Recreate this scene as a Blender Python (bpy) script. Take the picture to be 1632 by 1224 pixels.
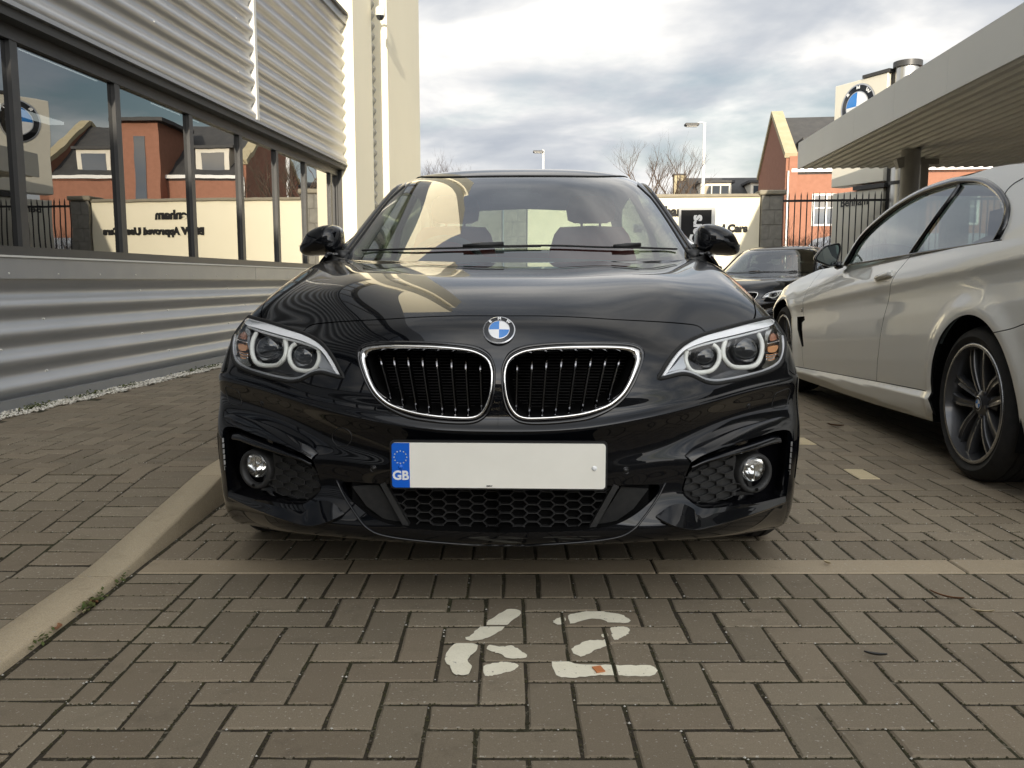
import bpy, math, random
import numpy as np
from mathutils import Vector, Matrix
from mathutils.geometry import delaunay_2d_cdt, tessellate_polygon
random.seed(7); rng = np.random.default_rng(11)
SC = bpy.context.scene; COL = SC.collection; PI = math.pi; R = math.radians
for _o in list(bpy.data.objects): bpy.data.objects.remove(_o)

# ------------------------------------------------------------------ camera, sky, sun, exposure
FPX = 1367.0; CAMH = 0.855; PITCH = math.atan(165/FPX)
cam = bpy.data.cameras.new('camera'); cam_o = bpy.data.objects.new('camera', cam); COL.objects.link(cam_o)
cam_o.location = (0, 0, CAMH); cam_o.rotation_euler = (PI/2-PITCH, 0, 0)
cam.sensor_width = 36; cam.lens = FPX/1632*36; cam.clip_start = .05; cam.clip_end = 2000
SC.camera = cam_o

SUN_EL, SUN_AZ = R(9.5), R(180)          # azimuth clockwise from +Y: straight behind the camera
SKY_STRENGTH = .10; SUN_STRENGTH = 4.2; EXPOSURE = .50
W = bpy.data.worlds.new('World'); SC.world = W; W.use_nodes = True
def build_world():
    nt = W.node_tree; nt.nodes.clear(); N = nt.nodes.new; L = nt.links.new
    out = N('ShaderNodeOutputWorld'); bg = N('ShaderNodeBackground'); L(bg.outputs[0], out.inputs[0])
    sky = N('ShaderNodeTexSky'); sky.sky_type = 'NISHITA'; sky.sun_disc = False
    sky.sun_elevation = SUN_EL; sky.sun_rotation = SUN_AZ; sky.air_density = 1.0; sky.dust_density = 1.6; sky.ozone_density = 1.0
    tc = N('ShaderNodeTexCoord'); sep = N('ShaderNodeSeparateXYZ'); L(tc.outputs['Generated'], sep.inputs[0])
    def M(op, a, b=None, clamp=False):
        n = N('ShaderNodeMath'); n.operation = op; n.use_clamp = clamp
        for i, x in enumerate((a, b)):
            if x is None: continue
            if isinstance(x, (int, float)): n.inputs[i].default_value = x
            else: L(x, n.inputs[i])
        return n.outputs[0]
    zz = M('ADD', M('MAXIMUM', sep.outputs[2], 0.0), .16)
    cx = N('ShaderNodeCombineXYZ'); L(M('DIVIDE', sep.outputs[0], zz), cx.inputs[0]); L(M('DIVIDE', sep.outputs[1], zz), cx.inputs[1]); cx.inputs[2].default_value = 3.7
    def noise(scale, detail, rough, dist=0, off=(0, 0, 0)):
        mp = N('ShaderNodeMapping'); L(cx.outputs[0], mp.inputs[0]); mp.inputs['Location'].default_value = off
        n = N('ShaderNodeTexNoise'); L(mp.outputs[0], n.inputs['Vector'])
        n.inputs['Scale'].default_value = scale; n.inputs['Detail'].default_value = detail; n.inputs['Roughness'].default_value = rough; n.inputs['Distortion'].default_value = dist
        return n.outputs['Fac']
    def ramp(x, pts):
        r = N('ShaderNodeValToRGB'); L(x, r.inputs[0]); e = r.color_ramp.elements
        while len(e) < len(pts): e.new(.5)
        for k, (p, c) in zip(e, pts): k.position = p; k.color = (*c, 1) if len(c) == 3 else c
        return r.outputs[0]
    big = noise(.55, 7, .52, .25, (1.3, .4, 0)); fine = noise(1.25, 9, .58, .2, (4.1, 2.2, 1.0))
    cover = ramp(M('ADD', M('MULTIPLY', big, .62), M('MULTIPLY', fine, .38)), [(.36, (0, 0, 0)), (.50, (1, 1, 1))])
    shade = ramp(noise(1.35, 6, .5, .25, (7.7, 3.1, 0)), [(.36, (.50, .545, .62)), (.46, (.68, .71, .755)), (.53, (.90, .905, .91)), (.60, (1.2, 1.17, 1.12))])
    mixs = N('ShaderNodeMix'); mixs.data_type = 'RGBA'; L(cover, mixs.inputs[0])
    sc = N('ShaderNodeVectorMath'); sc.operation = 'SCALE'; L(sky.outputs[0], sc.inputs[0]); sc.inputs['Scale'].default_value = SKY_STRENGTH*1.25
    hs = N('ShaderNodeHueSaturation'); hs.inputs['Saturation'].default_value = 1.0; L(sc.outputs[0], hs.inputs['Color'])
    L(hs.outputs[0], mixs.inputs[6]); L(shade, mixs.inputs[7])
    # pale, hazy band low over the horizon, all the way round
    hz = ramp(sep.outputs[2], [(0.0, (1, 1, 1)), (.16, (0, 0, 0))])
    mix2 = N('ShaderNodeMix'); mix2.data_type = 'RGBA'; L(M('MULTIPLY', hz, .45), mix2.inputs[0]); L(mixs.outputs[2], mix2.inputs[6]); mix2.inputs[7].default_value = (.92, .91, .90, 1)
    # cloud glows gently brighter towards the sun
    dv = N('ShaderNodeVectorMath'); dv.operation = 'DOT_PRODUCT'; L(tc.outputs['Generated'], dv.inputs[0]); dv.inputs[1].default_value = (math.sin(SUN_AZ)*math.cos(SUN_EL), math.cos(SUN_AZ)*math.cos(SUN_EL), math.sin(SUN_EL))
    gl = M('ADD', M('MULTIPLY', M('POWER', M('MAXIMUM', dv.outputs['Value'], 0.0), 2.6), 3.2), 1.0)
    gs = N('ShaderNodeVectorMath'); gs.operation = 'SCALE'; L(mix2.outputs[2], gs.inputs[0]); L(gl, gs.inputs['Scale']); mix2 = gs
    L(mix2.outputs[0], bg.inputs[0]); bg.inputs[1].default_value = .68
build_world()
sun = bpy.data.lights.new('sun', 'SUN'); sun.energy = SUN_STRENGTH; sun.angle = R(.5); sun.color = (1, .90, .74)
sun_o = bpy.data.objects.new('sun', sun); COL.objects.link(sun_o)
_sd = Vector((math.sin(SUN_AZ)*math.cos(SUN_EL), math.cos(SUN_AZ)*math.cos(SUN_EL), math.sin(SUN_EL)))
sun_o.rotation_euler = _sd.to_track_quat('Z', 'Y').to_euler(); sun_o.location = _sd*60
SC.view_settings.view_transform = 'Standard'; SC.view_settings.look = 'None'; SC.view_settings.gamma = 1
SC.view_settings.exposure = EXPOSURE; SC.view_settings.use_curve_mapping = False
SC.cycles.use_denoising = True; SC.cycles.max_bounces = 10; SC.cycles.glossy_bounces = 6; SC.cycles.transparent_max_bounces = 16
SC.cycles.sample_clamp_indirect = 8; SC.cycles.caustics_reflective = False; SC.cycles.caustics_refractive = False

# ------------------------------------------------------------------ materials
def mat(name, col=(.5, .5, .5), rough=.5, metal=0, spec=.5, coat=0, coat_rough=.03, alpha=1, emit=None, trans=0, ior=1.5):
    m = bpy.data.materials.new(name); m.use_nodes = True; b = m.node_tree.nodes['Principled BSDF']
    b.inputs['Base Color'].default_value = (*col, 1); b.inputs['Roughness'].default_value = rough; b.inputs['Metallic'].default_value = metal
    b.inputs['Specular IOR Level'].default_value = spec; b.inputs['Coat Weight'].default_value = coat; b.inputs['Coat Roughness'].default_value = coat_rough
    b.inputs['Transmission Weight'].default_value = trans; b.inputs['IOR'].default_value = ior
    if emit: b.inputs['Emission Color'].default_value = (*emit[0], 1); b.inputs['Emission Strength'].default_value = emit[1]
    return m
class NT:      # small node helper on a material
    def __init__(s, m): s.m = m; s.nt = m.node_tree; s.b = s.nt.nodes.get('Principled BSDF'); s.tc = s.nt.nodes.new('ShaderNodeTexCoord')
    def n(s, t, **kw):
        x = s.nt.nodes.new(t)
        for k, v in kw.items(): setattr(x, k, v)
        return x
    def l(s, a, b): s.nt.links.new(a, b)
    def noise(s, scale, detail=4, rough=.55, coord='Object', stretch=(1, 1, 1), dist=0):
        mp = s.n('ShaderNodeMapping'); s.l(s.tc.outputs[coord], mp.inputs[0]); mp.inputs['Scale'].default_value = stretch
        x = s.n('ShaderNodeTexNoise'); s.l(mp.outputs[0], x.inputs['Vector']); x.inputs['Scale'].default_value = scale; x.inputs['Detail'].default_value = detail; x.inputs['Roughness'].default_value = rough; x.inputs['Distortion'].default_value = dist
        return x.outputs['Fac']
    def geo(s): return s.n('ShaderNodeNewGeometry')
    def ramp(s, x, pts):
        r = s.n('ShaderNodeValToRGB'); s.l(x, r.inputs[0]); e = r.color_ramp.elements
        while len(e) < len(pts): e.new(.5)
        for k, (p, c) in zip(e, pts):
            k.position = p; k.color = (c, c, c, 1) if isinstance(c, (int, float)) else (*c, 1)
        return r.outputs[0]
    def mix(s, f, a, b, mode='MIX'):
        x = s.n('ShaderNodeMix', data_type='RGBA', blend_type=mode)
        for i, v in ((0, f), (6, a), (7, b)):
            if isinstance(v, (int, float)): x.inputs[i].default_value = v
            elif isinstance(v, tuple): x.inputs[i].default_value = (*v, 1)
            else: s.l(v, x.inputs[i])
        return x.outputs[2]
    def math(s, op, a, b=0, clamp=False):
        x = s.n('ShaderNodeMath', operation=op, use_clamp=clamp)
        for i, v in enumerate((a, b)):
            if isinstance(v, (int, float)): x.inputs[i].default_value = v
            else: s.l(v, x.inputs[i])
        return x.outputs[0]
    def col(s, x): s.l(x, s.b.inputs['Base Color'])
    def rough(s, x): s.l(x, s.b.inputs['Roughness'])
    def bump(s, x, strength=.3, dist=.01):
        b = s.n('ShaderNodeBump'); b.inputs['Strength'].default_value = strength; b.inputs['Distance'].default_value = dist
        s.l(x, b.inputs['Height']); s.l(b.outputs[0], s.b.inputs['Normal'])
def textured(name, c1, c2, scale, rough=.7, bump=0, bscale=None, detail=6, spec=.4, rnd=0, lo=.35, hi=.65, bdist=.01, **kw):
    m = mat(name, c1, rough, spec=spec, **kw); t = NT(m)
    c = t.mix(t.ramp(t.noise(scale, detail), [(lo, 0.), (hi, 1.)]), c1, c2)
    if rnd:
        oi = t.n('ShaderNodeObjectInfo'); v = t.math('ADD', t.math('MULTIPLY', oi.outputs['Random'], rnd), 1-rnd/2)
        hv = t.n('ShaderNodeHueSaturation'); t.l(c, hv.inputs['Color']); t.l(v, hv.inputs['Value']); c = hv.outputs[0]
    t.col(c)
    if bump: t.bump(t.noise(bscale or scale*4, 5), bump, bdist)
    return m
def glass(name, tint=(.75, .8, .8), reflect=1.0, base_mix=0.0, base=(0, 0, 0), rough=0.0):
    # thin pane: Fresnel reflection over tinted see-through
    m = bpy.data.materials.new(name); m.use_nodes = True; nt = m.node_tree; nt.nodes.clear(); N = nt.nodes.new; L = nt.links.new
    o = N('ShaderNodeOutputMaterial'); mx = N('ShaderNodeMixShader'); L(mx.outputs[0], o.inputs[0])
    tr = N('ShaderNodeBsdfTransparent'); tr.inputs[0].default_value = (*tint, 1)
    gl = N('ShaderNodeBsdfGlossy'); gl.inputs['Roughness'].default_value = rough; gl.inputs[0].default_value = (1, 1, 1, 1)
    ge = N('ShaderNodeNewGeometry'); dt = N('ShaderNodeVectorMath'); dt.operation = 'DOT_PRODUCT'; L(ge.outputs['Incoming'], dt.inputs[0]); L(ge.outputs['Normal'], dt.inputs[1])
    def mth(op, a, b=0.):
        q = N('ShaderNodeMath'); q.operation = op
        for i, x in enumerate((a, b)):
            if isinstance(x, (int, float)): q.inputs[i].default_value = x
            else: L(x, q.inputs[i])
        return q.outputs[0]
    fres = mth('ADD', mth('MULTIPLY', mth('POWER', mth('SUBTRACT', 1.0, mth('ABSOLUTE', dt.outputs['Value'])), 5.0), .92), .075)   # two faces of a pane
    mu = N('ShaderNodeMath'); mu.operation = 'MULTIPLY_ADD'; mu.use_clamp = True; mu.inputs[1].default_value = reflect; mu.inputs[2].default_value = base_mix
    L(fres, mu.inputs[0]); L(mu.outputs[0], mx.inputs[0])
    L(tr.outputs[0], mx.inputs[1]); L(gl.outputs[0], mx.inputs[2])
    return m

# ------------------------------------------------------------------ objects
def tag(o, label=None, cat=None, group=None, kind=None):
    for k, v in (('label', label), ('category', cat), ('group', group), ('kind', kind)):
        if v: o[k] = v
    return o
def empty(name, loc=(0, 0, 0), rz=0, label=None, cat=None, group=None):
    o = bpy.data.objects.new(name, None); COL.objects.link(o); o.location = loc; o.rotation_euler = (0, 0, rz); o.empty_display_size = .2
    return tag(o, label, cat, group)
def link(name, me, parent=None, loc=None, label=None):
    o = bpy.data.objects.new(name, me); COL.objects.link(o)
    if parent is not None: o.parent = parent
    if loc is not None: o.location = loc
    if label: o['label'] = label
    return o
def children(o): return [c for c in bpy.data.objects if c.parent == o]
def copy_tree(o, parent=None, kids=None):
    if kids is None:
        kids = {}
        for c in bpy.data.objects:
            if c.parent: kids.setdefault(c.parent.name, []).append(c)
    c = o.copy(); COL.objects.link(c)
    if parent is not None: c.parent = parent
    for k in kids.get(o.name, []): copy_tree(k, c, kids)
    return c
class MB:      # mesh builder
    def __init__(s): s.v = []; s.f = []; s.mi = []; s.sm = []; s.nrm = {}
    def add(s, vs, fs, mi=0, smooth=False, normals=None):
        b = len(s.v); s.v += [tuple(map(float, p)) for p in vs]
        s.f += [tuple(int(i)+b for i in f) for f in fs]; s.mi += [mi]*len(fs); s.sm += [smooth]*len(fs)
        if normals is not None:
            for i, n in enumerate(normals): s.nrm[b+i] = n
        return s
    def box(s, x0, x1, y0, y1, z0, z1, mi=0, bev=0):
        if bev <= 0:
            vs = [(x, y, z) for z in (z0, z1) for y in (y0, y1) for x in (x0, x1)]
            return s.add(vs, [(0, 2, 3, 1), (4, 5, 7, 6), (0, 1, 5, 4), (2, 6, 7, 3), (0, 4, 6, 2), (1, 3, 7, 5)], mi)
        b = bev; vs = []; idx = {}
        for ix in (0, 1):
            for iy in (0, 1):
                for iz in (0, 1):
                    X = (x0, x1)[ix]; Y = (y0, y1)[iy]; Z = (z0, z1)[iz]; sx = (1, -1)[ix]; sy = (1, -1)[iy]; sz = (1, -1)[iz]
                    for k, p in enumerate(((X, Y+sy*b, Z+sz*b), (X+sx*b, Y, Z+sz*b), (X+sx*b, Y+sy*b, Z))):
                        idx[ix, iy, iz, k] = len(vs); vs.append(p)
        fs = []
        I = lambda a, b_, c, k: idx[a, b_, c, k]
        for i in (0, 1):
            q = [I(i, 0, 0, 0), I(i, 1, 0, 0), I(i, 1, 1, 0), I(i, 0, 1, 0)]; fs.append(tuple(q if i else q[::-1]))
            q = [I(0, i, 0, 1), I(1, i, 0, 1), I(1, i, 1, 1), I(0, i, 1, 1)]; fs.append(tuple(q[::-1] if i else q))
            q = [I(0, 0, i, 2), I(1, 0, i, 2), I(1, 1, i, 2), I(0, 1, i, 2)]; fs.append(tuple(q if i else q[::-1]))
        for a in (0, 1):
            for c in (0, 1):
                fs.append((I(0, a, c, 1), I(1, a, c, 1), I(1, a, c, 2), I(0, a, c, 2)))
                fs.append((I(a, 0, c, 0), I(a, 1, c, 0), I(a, 1, c, 2), I(a, 0, c, 2)))
                fs.append((I(a, c, 0, 0), I(a, c, 1, 0), I(a, c, 1, 1), I(a, c, 0, 1)))
                for d in (0, 1): fs.append((I(a, c, d, 0), I(a, c, d, 1), I(a, c, d, 2)))
        fs = list(dict.fromkeys(fs))
        return s.add(vs, fs, mi)
    def obox(s, c, ax, ay, az, mi=0):      # oriented box: centre and three half-axis vectors
        c = Vector(c); ax = Vector(ax); ay = Vector(ay); az = Vector(az)
        vs = [c+ax*i+ay*j+az*k for k in (-1, 1) for j in (-1, 1) for i in (-1, 1)]
        return s.add(vs, [(0, 2, 3, 1), (4, 5, 7, 6), (0, 1, 5, 4), (2, 6, 7, 3), (0, 4, 6, 2), (1, 3, 7, 5)], mi)
    def tube(s, pts, r, n=8, mi=0, closed=False, cap=True, smooth=True):
        P = [Vector(p) for p in pts]; m = len(P); rr = r if hasattr(r, '__len__') else [r]*m; vs = []; fs = []
        up = None
        for i in range(m):
            a = P[(i-1) % m] if (closed or i > 0) else P[i]; b = P[(i+1) % m] if (closed or i < m-1) else P[i]
            t = (b-a).normalized()
            if up is None:
                up = t.orthogonal().normalized()
            up = (up-t*up.dot(t)).normalized(); w = t.cross(up)
            for k in range(n):
                an = 2*PI*k/n; vs.append(P[i]+(up*math.cos(an)+w*math.sin(an))*rr[i])
        for i in range(m if closed else m-1):
            j = (i+1) % m
            for k in range(n): fs.append((i*n+k, i*n+(k+1) % n, j*n+(k+1) % n, j*n+k))
        if cap and not closed: fs.append(tuple(range(n))[::-1]); fs.append(tuple(range((m-1)*n, m*n)))
        return s.add(vs, fs, mi, smooth)
    def lathe(s, prof, n=48, axis='x', c=(0, 0, 0), mi=0, smooth=True, close=False):   # prof: (along axis, radius)
        vs = []; fs = []; m = len(prof)
        for a, r in prof:
            for k in range(n):
                t = 2*PI*k/n; u, w = r*math.cos(t), r*math.sin(t)
                p = (a, u, w) if axis == 'x' else (w, a, u) if axis == 'y' else (u, w, a)
                vs.append((p[0]+c[0], p[1]+c[1], p[2]+c[2]))
        for i in range(m if close else m-1):
            j = (i+1) % m
            for k in range(n): fs.append((i*n+k, i*n+(k+1) % n, j*n+(k+1) % n, j*n+k))
        return s.add(vs, fs, mi, smooth)
    def grid(s, rows, mi=0, smooth=True, closed_u=False):
        m = len(rows); n = len(rows[0]); vs = [p for r in rows for p in r]; fs = []
        for i in range(m-1):
            for k in range(n if closed_u else n-1): fs.append((i*n+k, i*n+(k+1) % n, (i+1)*n+(k+1) % n, (i+1)*n+k))
        return s.add(vs, fs, mi, smooth)
    def prism(s, poly, fn, d0, d1, mi=0, sides=True, back=True):
        # poly: list of 2-D points; fn(u,v,d) -> 3-D point; front face at d0, back at d1
        tri = tessellate_polygon([[Vector((p[0], p[1], 0)) for p in poly]]); n = len(poly)
        vs = [fn(p[0], p[1], d0) for p in poly]+[fn(p[0], p[1], d1) for p in poly]
        fs = [tuple(t) for t in tri]
        if back: fs += [tuple(i+n for i in t[::-1]) for t in tri]
        if sides: fs += [(i, (i+1) % n, (i+1) % n+n, i+n) for i in range(n)]
        return s.add(vs, fs, mi)
    def mesh(s, name, mats):
        me = bpy.data.meshes.new(name); me.from_pydata(s.v, [], s.f)
        for m in (mats if isinstance(mats, (list, tuple)) else [mats]): me.materials.append(m)
        me.polygons.foreach_set('material_index', s.mi); me.polygons.foreach_set('use_smooth', s.sm); me.update()
        return me
    def build(s, name, mats, parent=None, loc=None, label=None, fix=True, angle=None):
        me = s.mesh(name, mats)
        if fix and not s.nrm:
            import bmesh
            b = bmesh.new(); b.from_mesh(me); bmesh.ops.recalc_face_normals(b, faces=b.faces); b.to_mesh(me); b.free()
        if angle is not None: me.set_sharp_from_angle(angle=R(angle))
        if s.nrm:
            nn = [s.nrm.get(i, (0, 0, 0)) for i in range(len(s.v))]; me.normals_split_custom_set_from_vertices(nn)
        return link(name, me, parent, loc, label)
def text_mesh(txt, size, extrude=.002, bold=0.0, align='CENTER', space=1.0):
    cu = bpy.data.curves.new('text', 'FONT'); cu.body = txt; cu.size = size; cu.extrude = extrude; cu.offset = bold; cu.align_x = align; cu.align_y = 'CENTER'; cu.space_character = space; cu.resolution_u = 3
    o = bpy.data.objects.new('text', cu); COL.objects.link(o); bpy.context.view_layer.update()
    me = bpy.data.meshes.new_from_object(o.evaluated_get(bpy.context.evaluated_depsgraph_get()))
    bpy.data.objects.remove(o); bpy.data.curves.remove(cu); return me
def text_obj(name, txt, size, m, parent, matrix, **kw):
    me = text_mesh(txt, size, **kw); me.materials.clear(); me.materials.append(m)
    o = link(name, me, parent); o.matrix_local = matrix; return o

# ------------------------------------------------------------------ pixel <-> place (photograph pixels, 1632 x 1224; the distance is always given)
FW = np.array([0, math.cos(PITCH), -math.sin(PITCH)]); UPV = np.array([0, math.sin(PITCH), math.cos(PITCH)]); EYE = np.array([0, 0, CAMH])
def ray(px, py): return FW+np.array([(px-816)/FPX, 0, 0])+(612-py)/FPX*UPV
def at_y(px, py, Y): d = ray(px, py); return EYE+d*(Y/d[1])
def at_z(px, py, z=0.): d = ray(px, py); return EYE+d*((z-CAMH)/d[2])
def at_plane(px, py, p0, n): d = ray(px, py); n = np.array(n, float); return EYE+d*(((np.array(p0)-EYE)@n)/(d@n))
def project(P):
    q = np.asarray(P)-EYE; z = q@FW; return np.stack([816+FPX*q[..., 0]/z, 612-FPX*(q@UPV)/z], -1)
# ------------------------------------------------------------------ splines
def smooth_closed(pts, n, tension=.5):
    P = np.array(pts, float); m = len(P); out = []
    for i in range(m):
        p0, p1, p2, p3 = P[i-1], P[i], P[(i+1) % m], P[(i+2) % m]
        for t in np.linspace(0, 1, 12, endpoint=False):
            out.append(.5*((2*p1)+(-p0+p2)*t+(2*p0-5*p1+4*p2-p3)*t*t+(-p0+3*p1-3*p2+p3)*t**3))
    return resample(np.array(out), n, True)
def smooth_open(pts, n):
    P = np.array(pts, float); Q = np.vstack([2*P[0]-P[1], P, 2*P[-1]-P[-2]]); out = []
    for i in range(1, len(Q)-2):
        p0, p1, p2, p3 = Q[i-1], Q[i], Q[i+1], Q[i+2]
        for t in np.linspace(0, 1, 12, endpoint=False):
            out.append(.5*((2*p1)+(-p0+p2)*t+(2*p0-5*p1+4*p2-p3)*t*t+(-p0+3*p1-3*p2+p3)*t**3))
    out.append(P[-1]); return resample(np.array(out), n, False)
def resample(P, n, closed):
    P = np.asarray(P, float); Q = np.vstack([P, P[:1]]) if closed else P
    d = np.r_[0, np.cumsum(np.linalg.norm(np.diff(Q, axis=0), axis=1))]; s = np.linspace(0, d[-1], n, endpoint=not closed)
    return np.stack([np.interp(s, d, Q[:, k]) for k in range(Q.shape[1])], 1)
def inside(pts, poly):
    x, y = pts[:, 0], pts[:, 1]; P = np.asarray(poly); c = np.zeros(len(pts), bool); j = len(P)-1
    for i in range(len(P)):
        xi, yi, xj, yj = *P[i], *P[j]
        if yi != yj: c ^= ((yi > y) != (yj > y)) & (x < (xj-xi)*(y-yi)/(yj-yi)+xi)
        j = i
    return c
class BSurf:   # uniform cubic B-spline surface; row direction v, column direction u; column 0 is a mirror plane x=0 when mirror
    def __init__(s, net, fit=1, mirror=True, sg=1):
        s.sg = sg; D = np.array(net, float); s.mirror = mirror; s.nv, s.nu = D.shape[:2]; s.C = D.copy(); s.pad()
        for _ in range(fit):
            g = s.ev(*np.meshgrid(np.arange(s.nu), np.arange(s.nv))); E = D-g
            if mirror: E[:, 0, 0] = 0
            s.C = s.C+.8*E; s.pad()
    def pad(s):
        C = s.C; L = C[:, 1:2].copy()
        L = L*np.array([-1, 1, 1]) if s.mirror else 2*C[:, :1]-L
        C = np.concatenate([L, C, 2*C[:, -1:]-C[:, -2:-1]], 1)
        s.Q = np.concatenate([2*C[:1]-C[1:2], C, 2*C[-1:]-C[-2:-1]], 0)
    @staticmethod
    def bas(t): return np.stack([(1-t)**3, 3*t**3-6*t**2+4, -3*t**3+3*t**2+3*t+1, t**3], -1)/6
    @staticmethod
    def dbas(t): return np.stack([-(1-t)**2, 3*t**2-4*t, -3*t**2+2*t+1, t**2], -1)/2
    def ev(s, u, v, d=0):
        u = np.clip(np.asarray(u, float), 0, s.nu-1); v = np.clip(np.asarray(v, float), 0, s.nv-1)
        i = np.minimum(u.astype(int), s.nu-2); j = np.minimum(v.astype(int), s.nv-2); tu = u-i; tv = v-j
        bu = s.dbas(tu) if d == 1 else s.bas(tu); bv = s.dbas(tv) if d == 2 else s.bas(tv)
        out = 0
        for a in range(4):
            for b in range(4): out = out+s.Q[j+b, i+a]*(bv[..., b]*bu[..., a])[..., None]
        return out
    def nrm(s, u, v):
        n = np.cross(s.ev(u, v, 2), s.ev(u, v, 1)); return s.sg*n/np.maximum(np.linalg.norm(n, axis=-1, keepdims=True), 1e-12)
    def grid_cache(s, k=14):
        if not hasattr(s, 'gu'):
            s.gu, s.gv = np.meshgrid(np.linspace(0, s.nu-1, (s.nu-1)*k+1), np.linspace(0, s.nv-1, (s.nv-1)*k+1)); s.gp = s.ev(s.gu, s.gv)
        return s.gu, s.gv, s.gp
    def invert(s, fn, targets, mask=None):
        # (u,v) whose fn(point) is nearest each target; fn maps (...,3) to (...,2)
        gu, gv, gp = s.grid_cache(); q = fn(gp); out = []
        for T in np.asarray(targets, float):
            d = ((q-T)**2).sum(-1)
            if mask is not None: d = np.where(mask, d, 1e9)
            k = np.unravel_index(np.argmin(d), d.shape); u, v = gu[k], gv[k]
            for _ in range(8):
                p = fn(s.ev(u, v)); e = 1e-3
                J = np.stack([(fn(s.ev(u+e, v))-fn(s.ev(u-e, v)))/(2*e), (fn(s.ev(u, v+e))-fn(s.ev(u, v-e)))/(2*e)], -1)
                try: st = np.linalg.solve(J, T-p)
                except np.linalg.LinAlgError: break
                st = np.clip(st, -.15, .15); u = min(max(u+st[0], 0), s.nu-1); v = min(max(v+st[1], 0), s.nv-1)
            out.append((u, v))
        return np.array(out)
def cdt_panel(mapfn, nrmfn, domain_pts, loops, keep, mb_for, scale=40., rim=.012, rim_mi=0, thick_skip=None):
    """Triangulate a parameter domain with the given closed loops as edges. keep(centroids) gives a panel id per triangle (-1 = hole).
    mb_for[id] = (builder for +x, builder for the mirrored -x side or None). Boundary edges get a rim turned inwards."""
    pts = [tuple(p) for p in np.asarray(domain_pts)*scale]; edges = []
    for Lp, closed in loops:
        b = len(pts); pts += [tuple(p) for p in np.asarray(Lp)*scale]; n = len(Lp)
        edges += [(b+i, b+(i+1) % n) for i in range(n if closed else n-1)]
    co, _, faces, *_ = delaunay_2d_cdt([Vector(p) for p in pts], edges, [], 0, 1e-5)
    co = np.array([(p[0], p[1]) for p in co])/scale; F = np.array([(f[0], f[i], f[i+1]) for f in faces for i in range(1, len(f)-1)])
    a, b, c = co[F[:, 0]], co[F[:, 1]], co[F[:, 2]]
    area = np.abs((b[:, 0]-a[:, 0])*(c[:, 1]-a[:, 1])-(b[:, 1]-a[:, 1])*(c[:, 0]-a[:, 0]))
    F = F[area > 1e-12]; cen = co[F].mean(1); ids = keep(cen); P = mapfn(co); Nn = nrmfn(co)
    for pid, mbs in mb_for.items():
        f = F[ids == pid]
        if not len(f): continue
        used, inv = np.unique(f, return_inverse=True); f2 = inv.reshape(f.shape); v = P[used]; n = Nn[used]
        ec = {}
        for t in f2:
            for i in range(3):
                e = (int(t[i]), int(t[(i+1) % 3])); k = (min(e), max(e)); ec[k] = None if k in ec else e
        bd = [e for e in ec.values() if e]
        gn = np.cross(v[f2[:, 1]]-v[f2[:, 0]], v[f2[:, 2]]-v[f2[:, 0]]); fl = ((gn*n[f2[:, 0]]).sum(1)).sum() < 0
        for sg, flip, mb in ((1, fl, mbs[0]), (-1, not fl, mbs[1])):
            if mb is None: continue
            S = np.array([sg, 1, 1.]); vv = v*S; nn = n*S
            mb.add(vv, [t[::-1] for t in f2] if flip else f2, 0, True, nn)
            if rim:
                bv = sorted({i for e in bd for i in e}); ix = {i: k for k, i in enumerate(bv)}
                r0 = vv[bv]; r1 = r0-nn[bv]*rim
                ff = []
                for e in bd:
                    if thick_skip is not None and thick_skip(v[e[0]], v[e[1]]): continue
                    i, j = ix[e[0]], ix[e[1]]; q = (j, i, i+len(bv), j+len(bv)); ff.append(q[::-1] if flip else q)
                # side faces: normals pointing away from the panel edge
                if ff:
                    vsum = np.zeros((len(bv)*2, 3)); A = np.vstack([r0, r1])
                    for q in ff:
                        nf = np.cross(A[q[1]]-A[q[0]], A[q[2]]-A[q[0]])
                        for k in q: vsum[k] += nf
                    vsum /= np.maximum(np.linalg.norm(vsum, axis=1, keepdims=True), 1e-12)
                    mb.add(A, ff, rim_mi, True, vsum)
# ------------------------------------------------------------------ car materials
M = {}
def paint(name, col, coat=1.0, rough=.35, flake=0):
    m = mat(name, col, rough, spec=.04, coat=coat, coat_rough=.008); b = m.node_tree.nodes['Principled BSDF']
    b.inputs['Coat IOR'].default_value = 1.47
    return m
M['black_paint'] = paint('black_paint', (.0022, .0026, .0038), rough=.25)
M['white_paint'] = paint('white_paint', (.90, .895, .84), rough=.4)
M['gloss_black'] = mat('gloss_black', (.004, .004, .005), .08, coat=.4)
M['satin_black'] = mat('satin_black', (.012, .012, .012), .42)
M['matt_black'] = textured('matt_black', (.008, .008, .008), (.014, .014, .013), 60, .7)
M['trim_dark'] = textured('trim_dark', (.020, .020, .020), (.030, .030, .029), 90, .5)
M['void'] = mat('void', (.003, .003, .003), .9, spec=.1)
M['slat_black'] = mat('slat_black', (.20, .20, .21), .16, metal=1)
M['radiator'] = mat('radiator', (.05, .05, .05), .4, metal=.6)
M['chrome'] = mat('chrome', (.80, .79, .77), .09, metal=1)
M['silver'] = mat('silver_trim', (.62, .63, .65), .28, metal=.8)
M['reflector'] = mat('lamp_reflector', (.85, .85, .84), .12, metal=1)
M['white_guide'] = mat('light_guide', (.86, .86, .80), .22, coat=.6)
M['brow'] = mat('lamp_brow', (.86, .87, .88), .3, coat=.5)
M['amber'] = mat('amber_reflector', (.62, .30, .14), .2, coat=.6)
M['amber_dark'] = mat('amber_deep', (.38, .16, .09), .2, coat=.6)
M['lamp_inner'] = mat('lamp_inner', (.16, .16, .17), .3, metal=.7)
M['lens_dark'] = mat('projector_lens', (.012, .014, .018), .02, coat=1)
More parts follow.
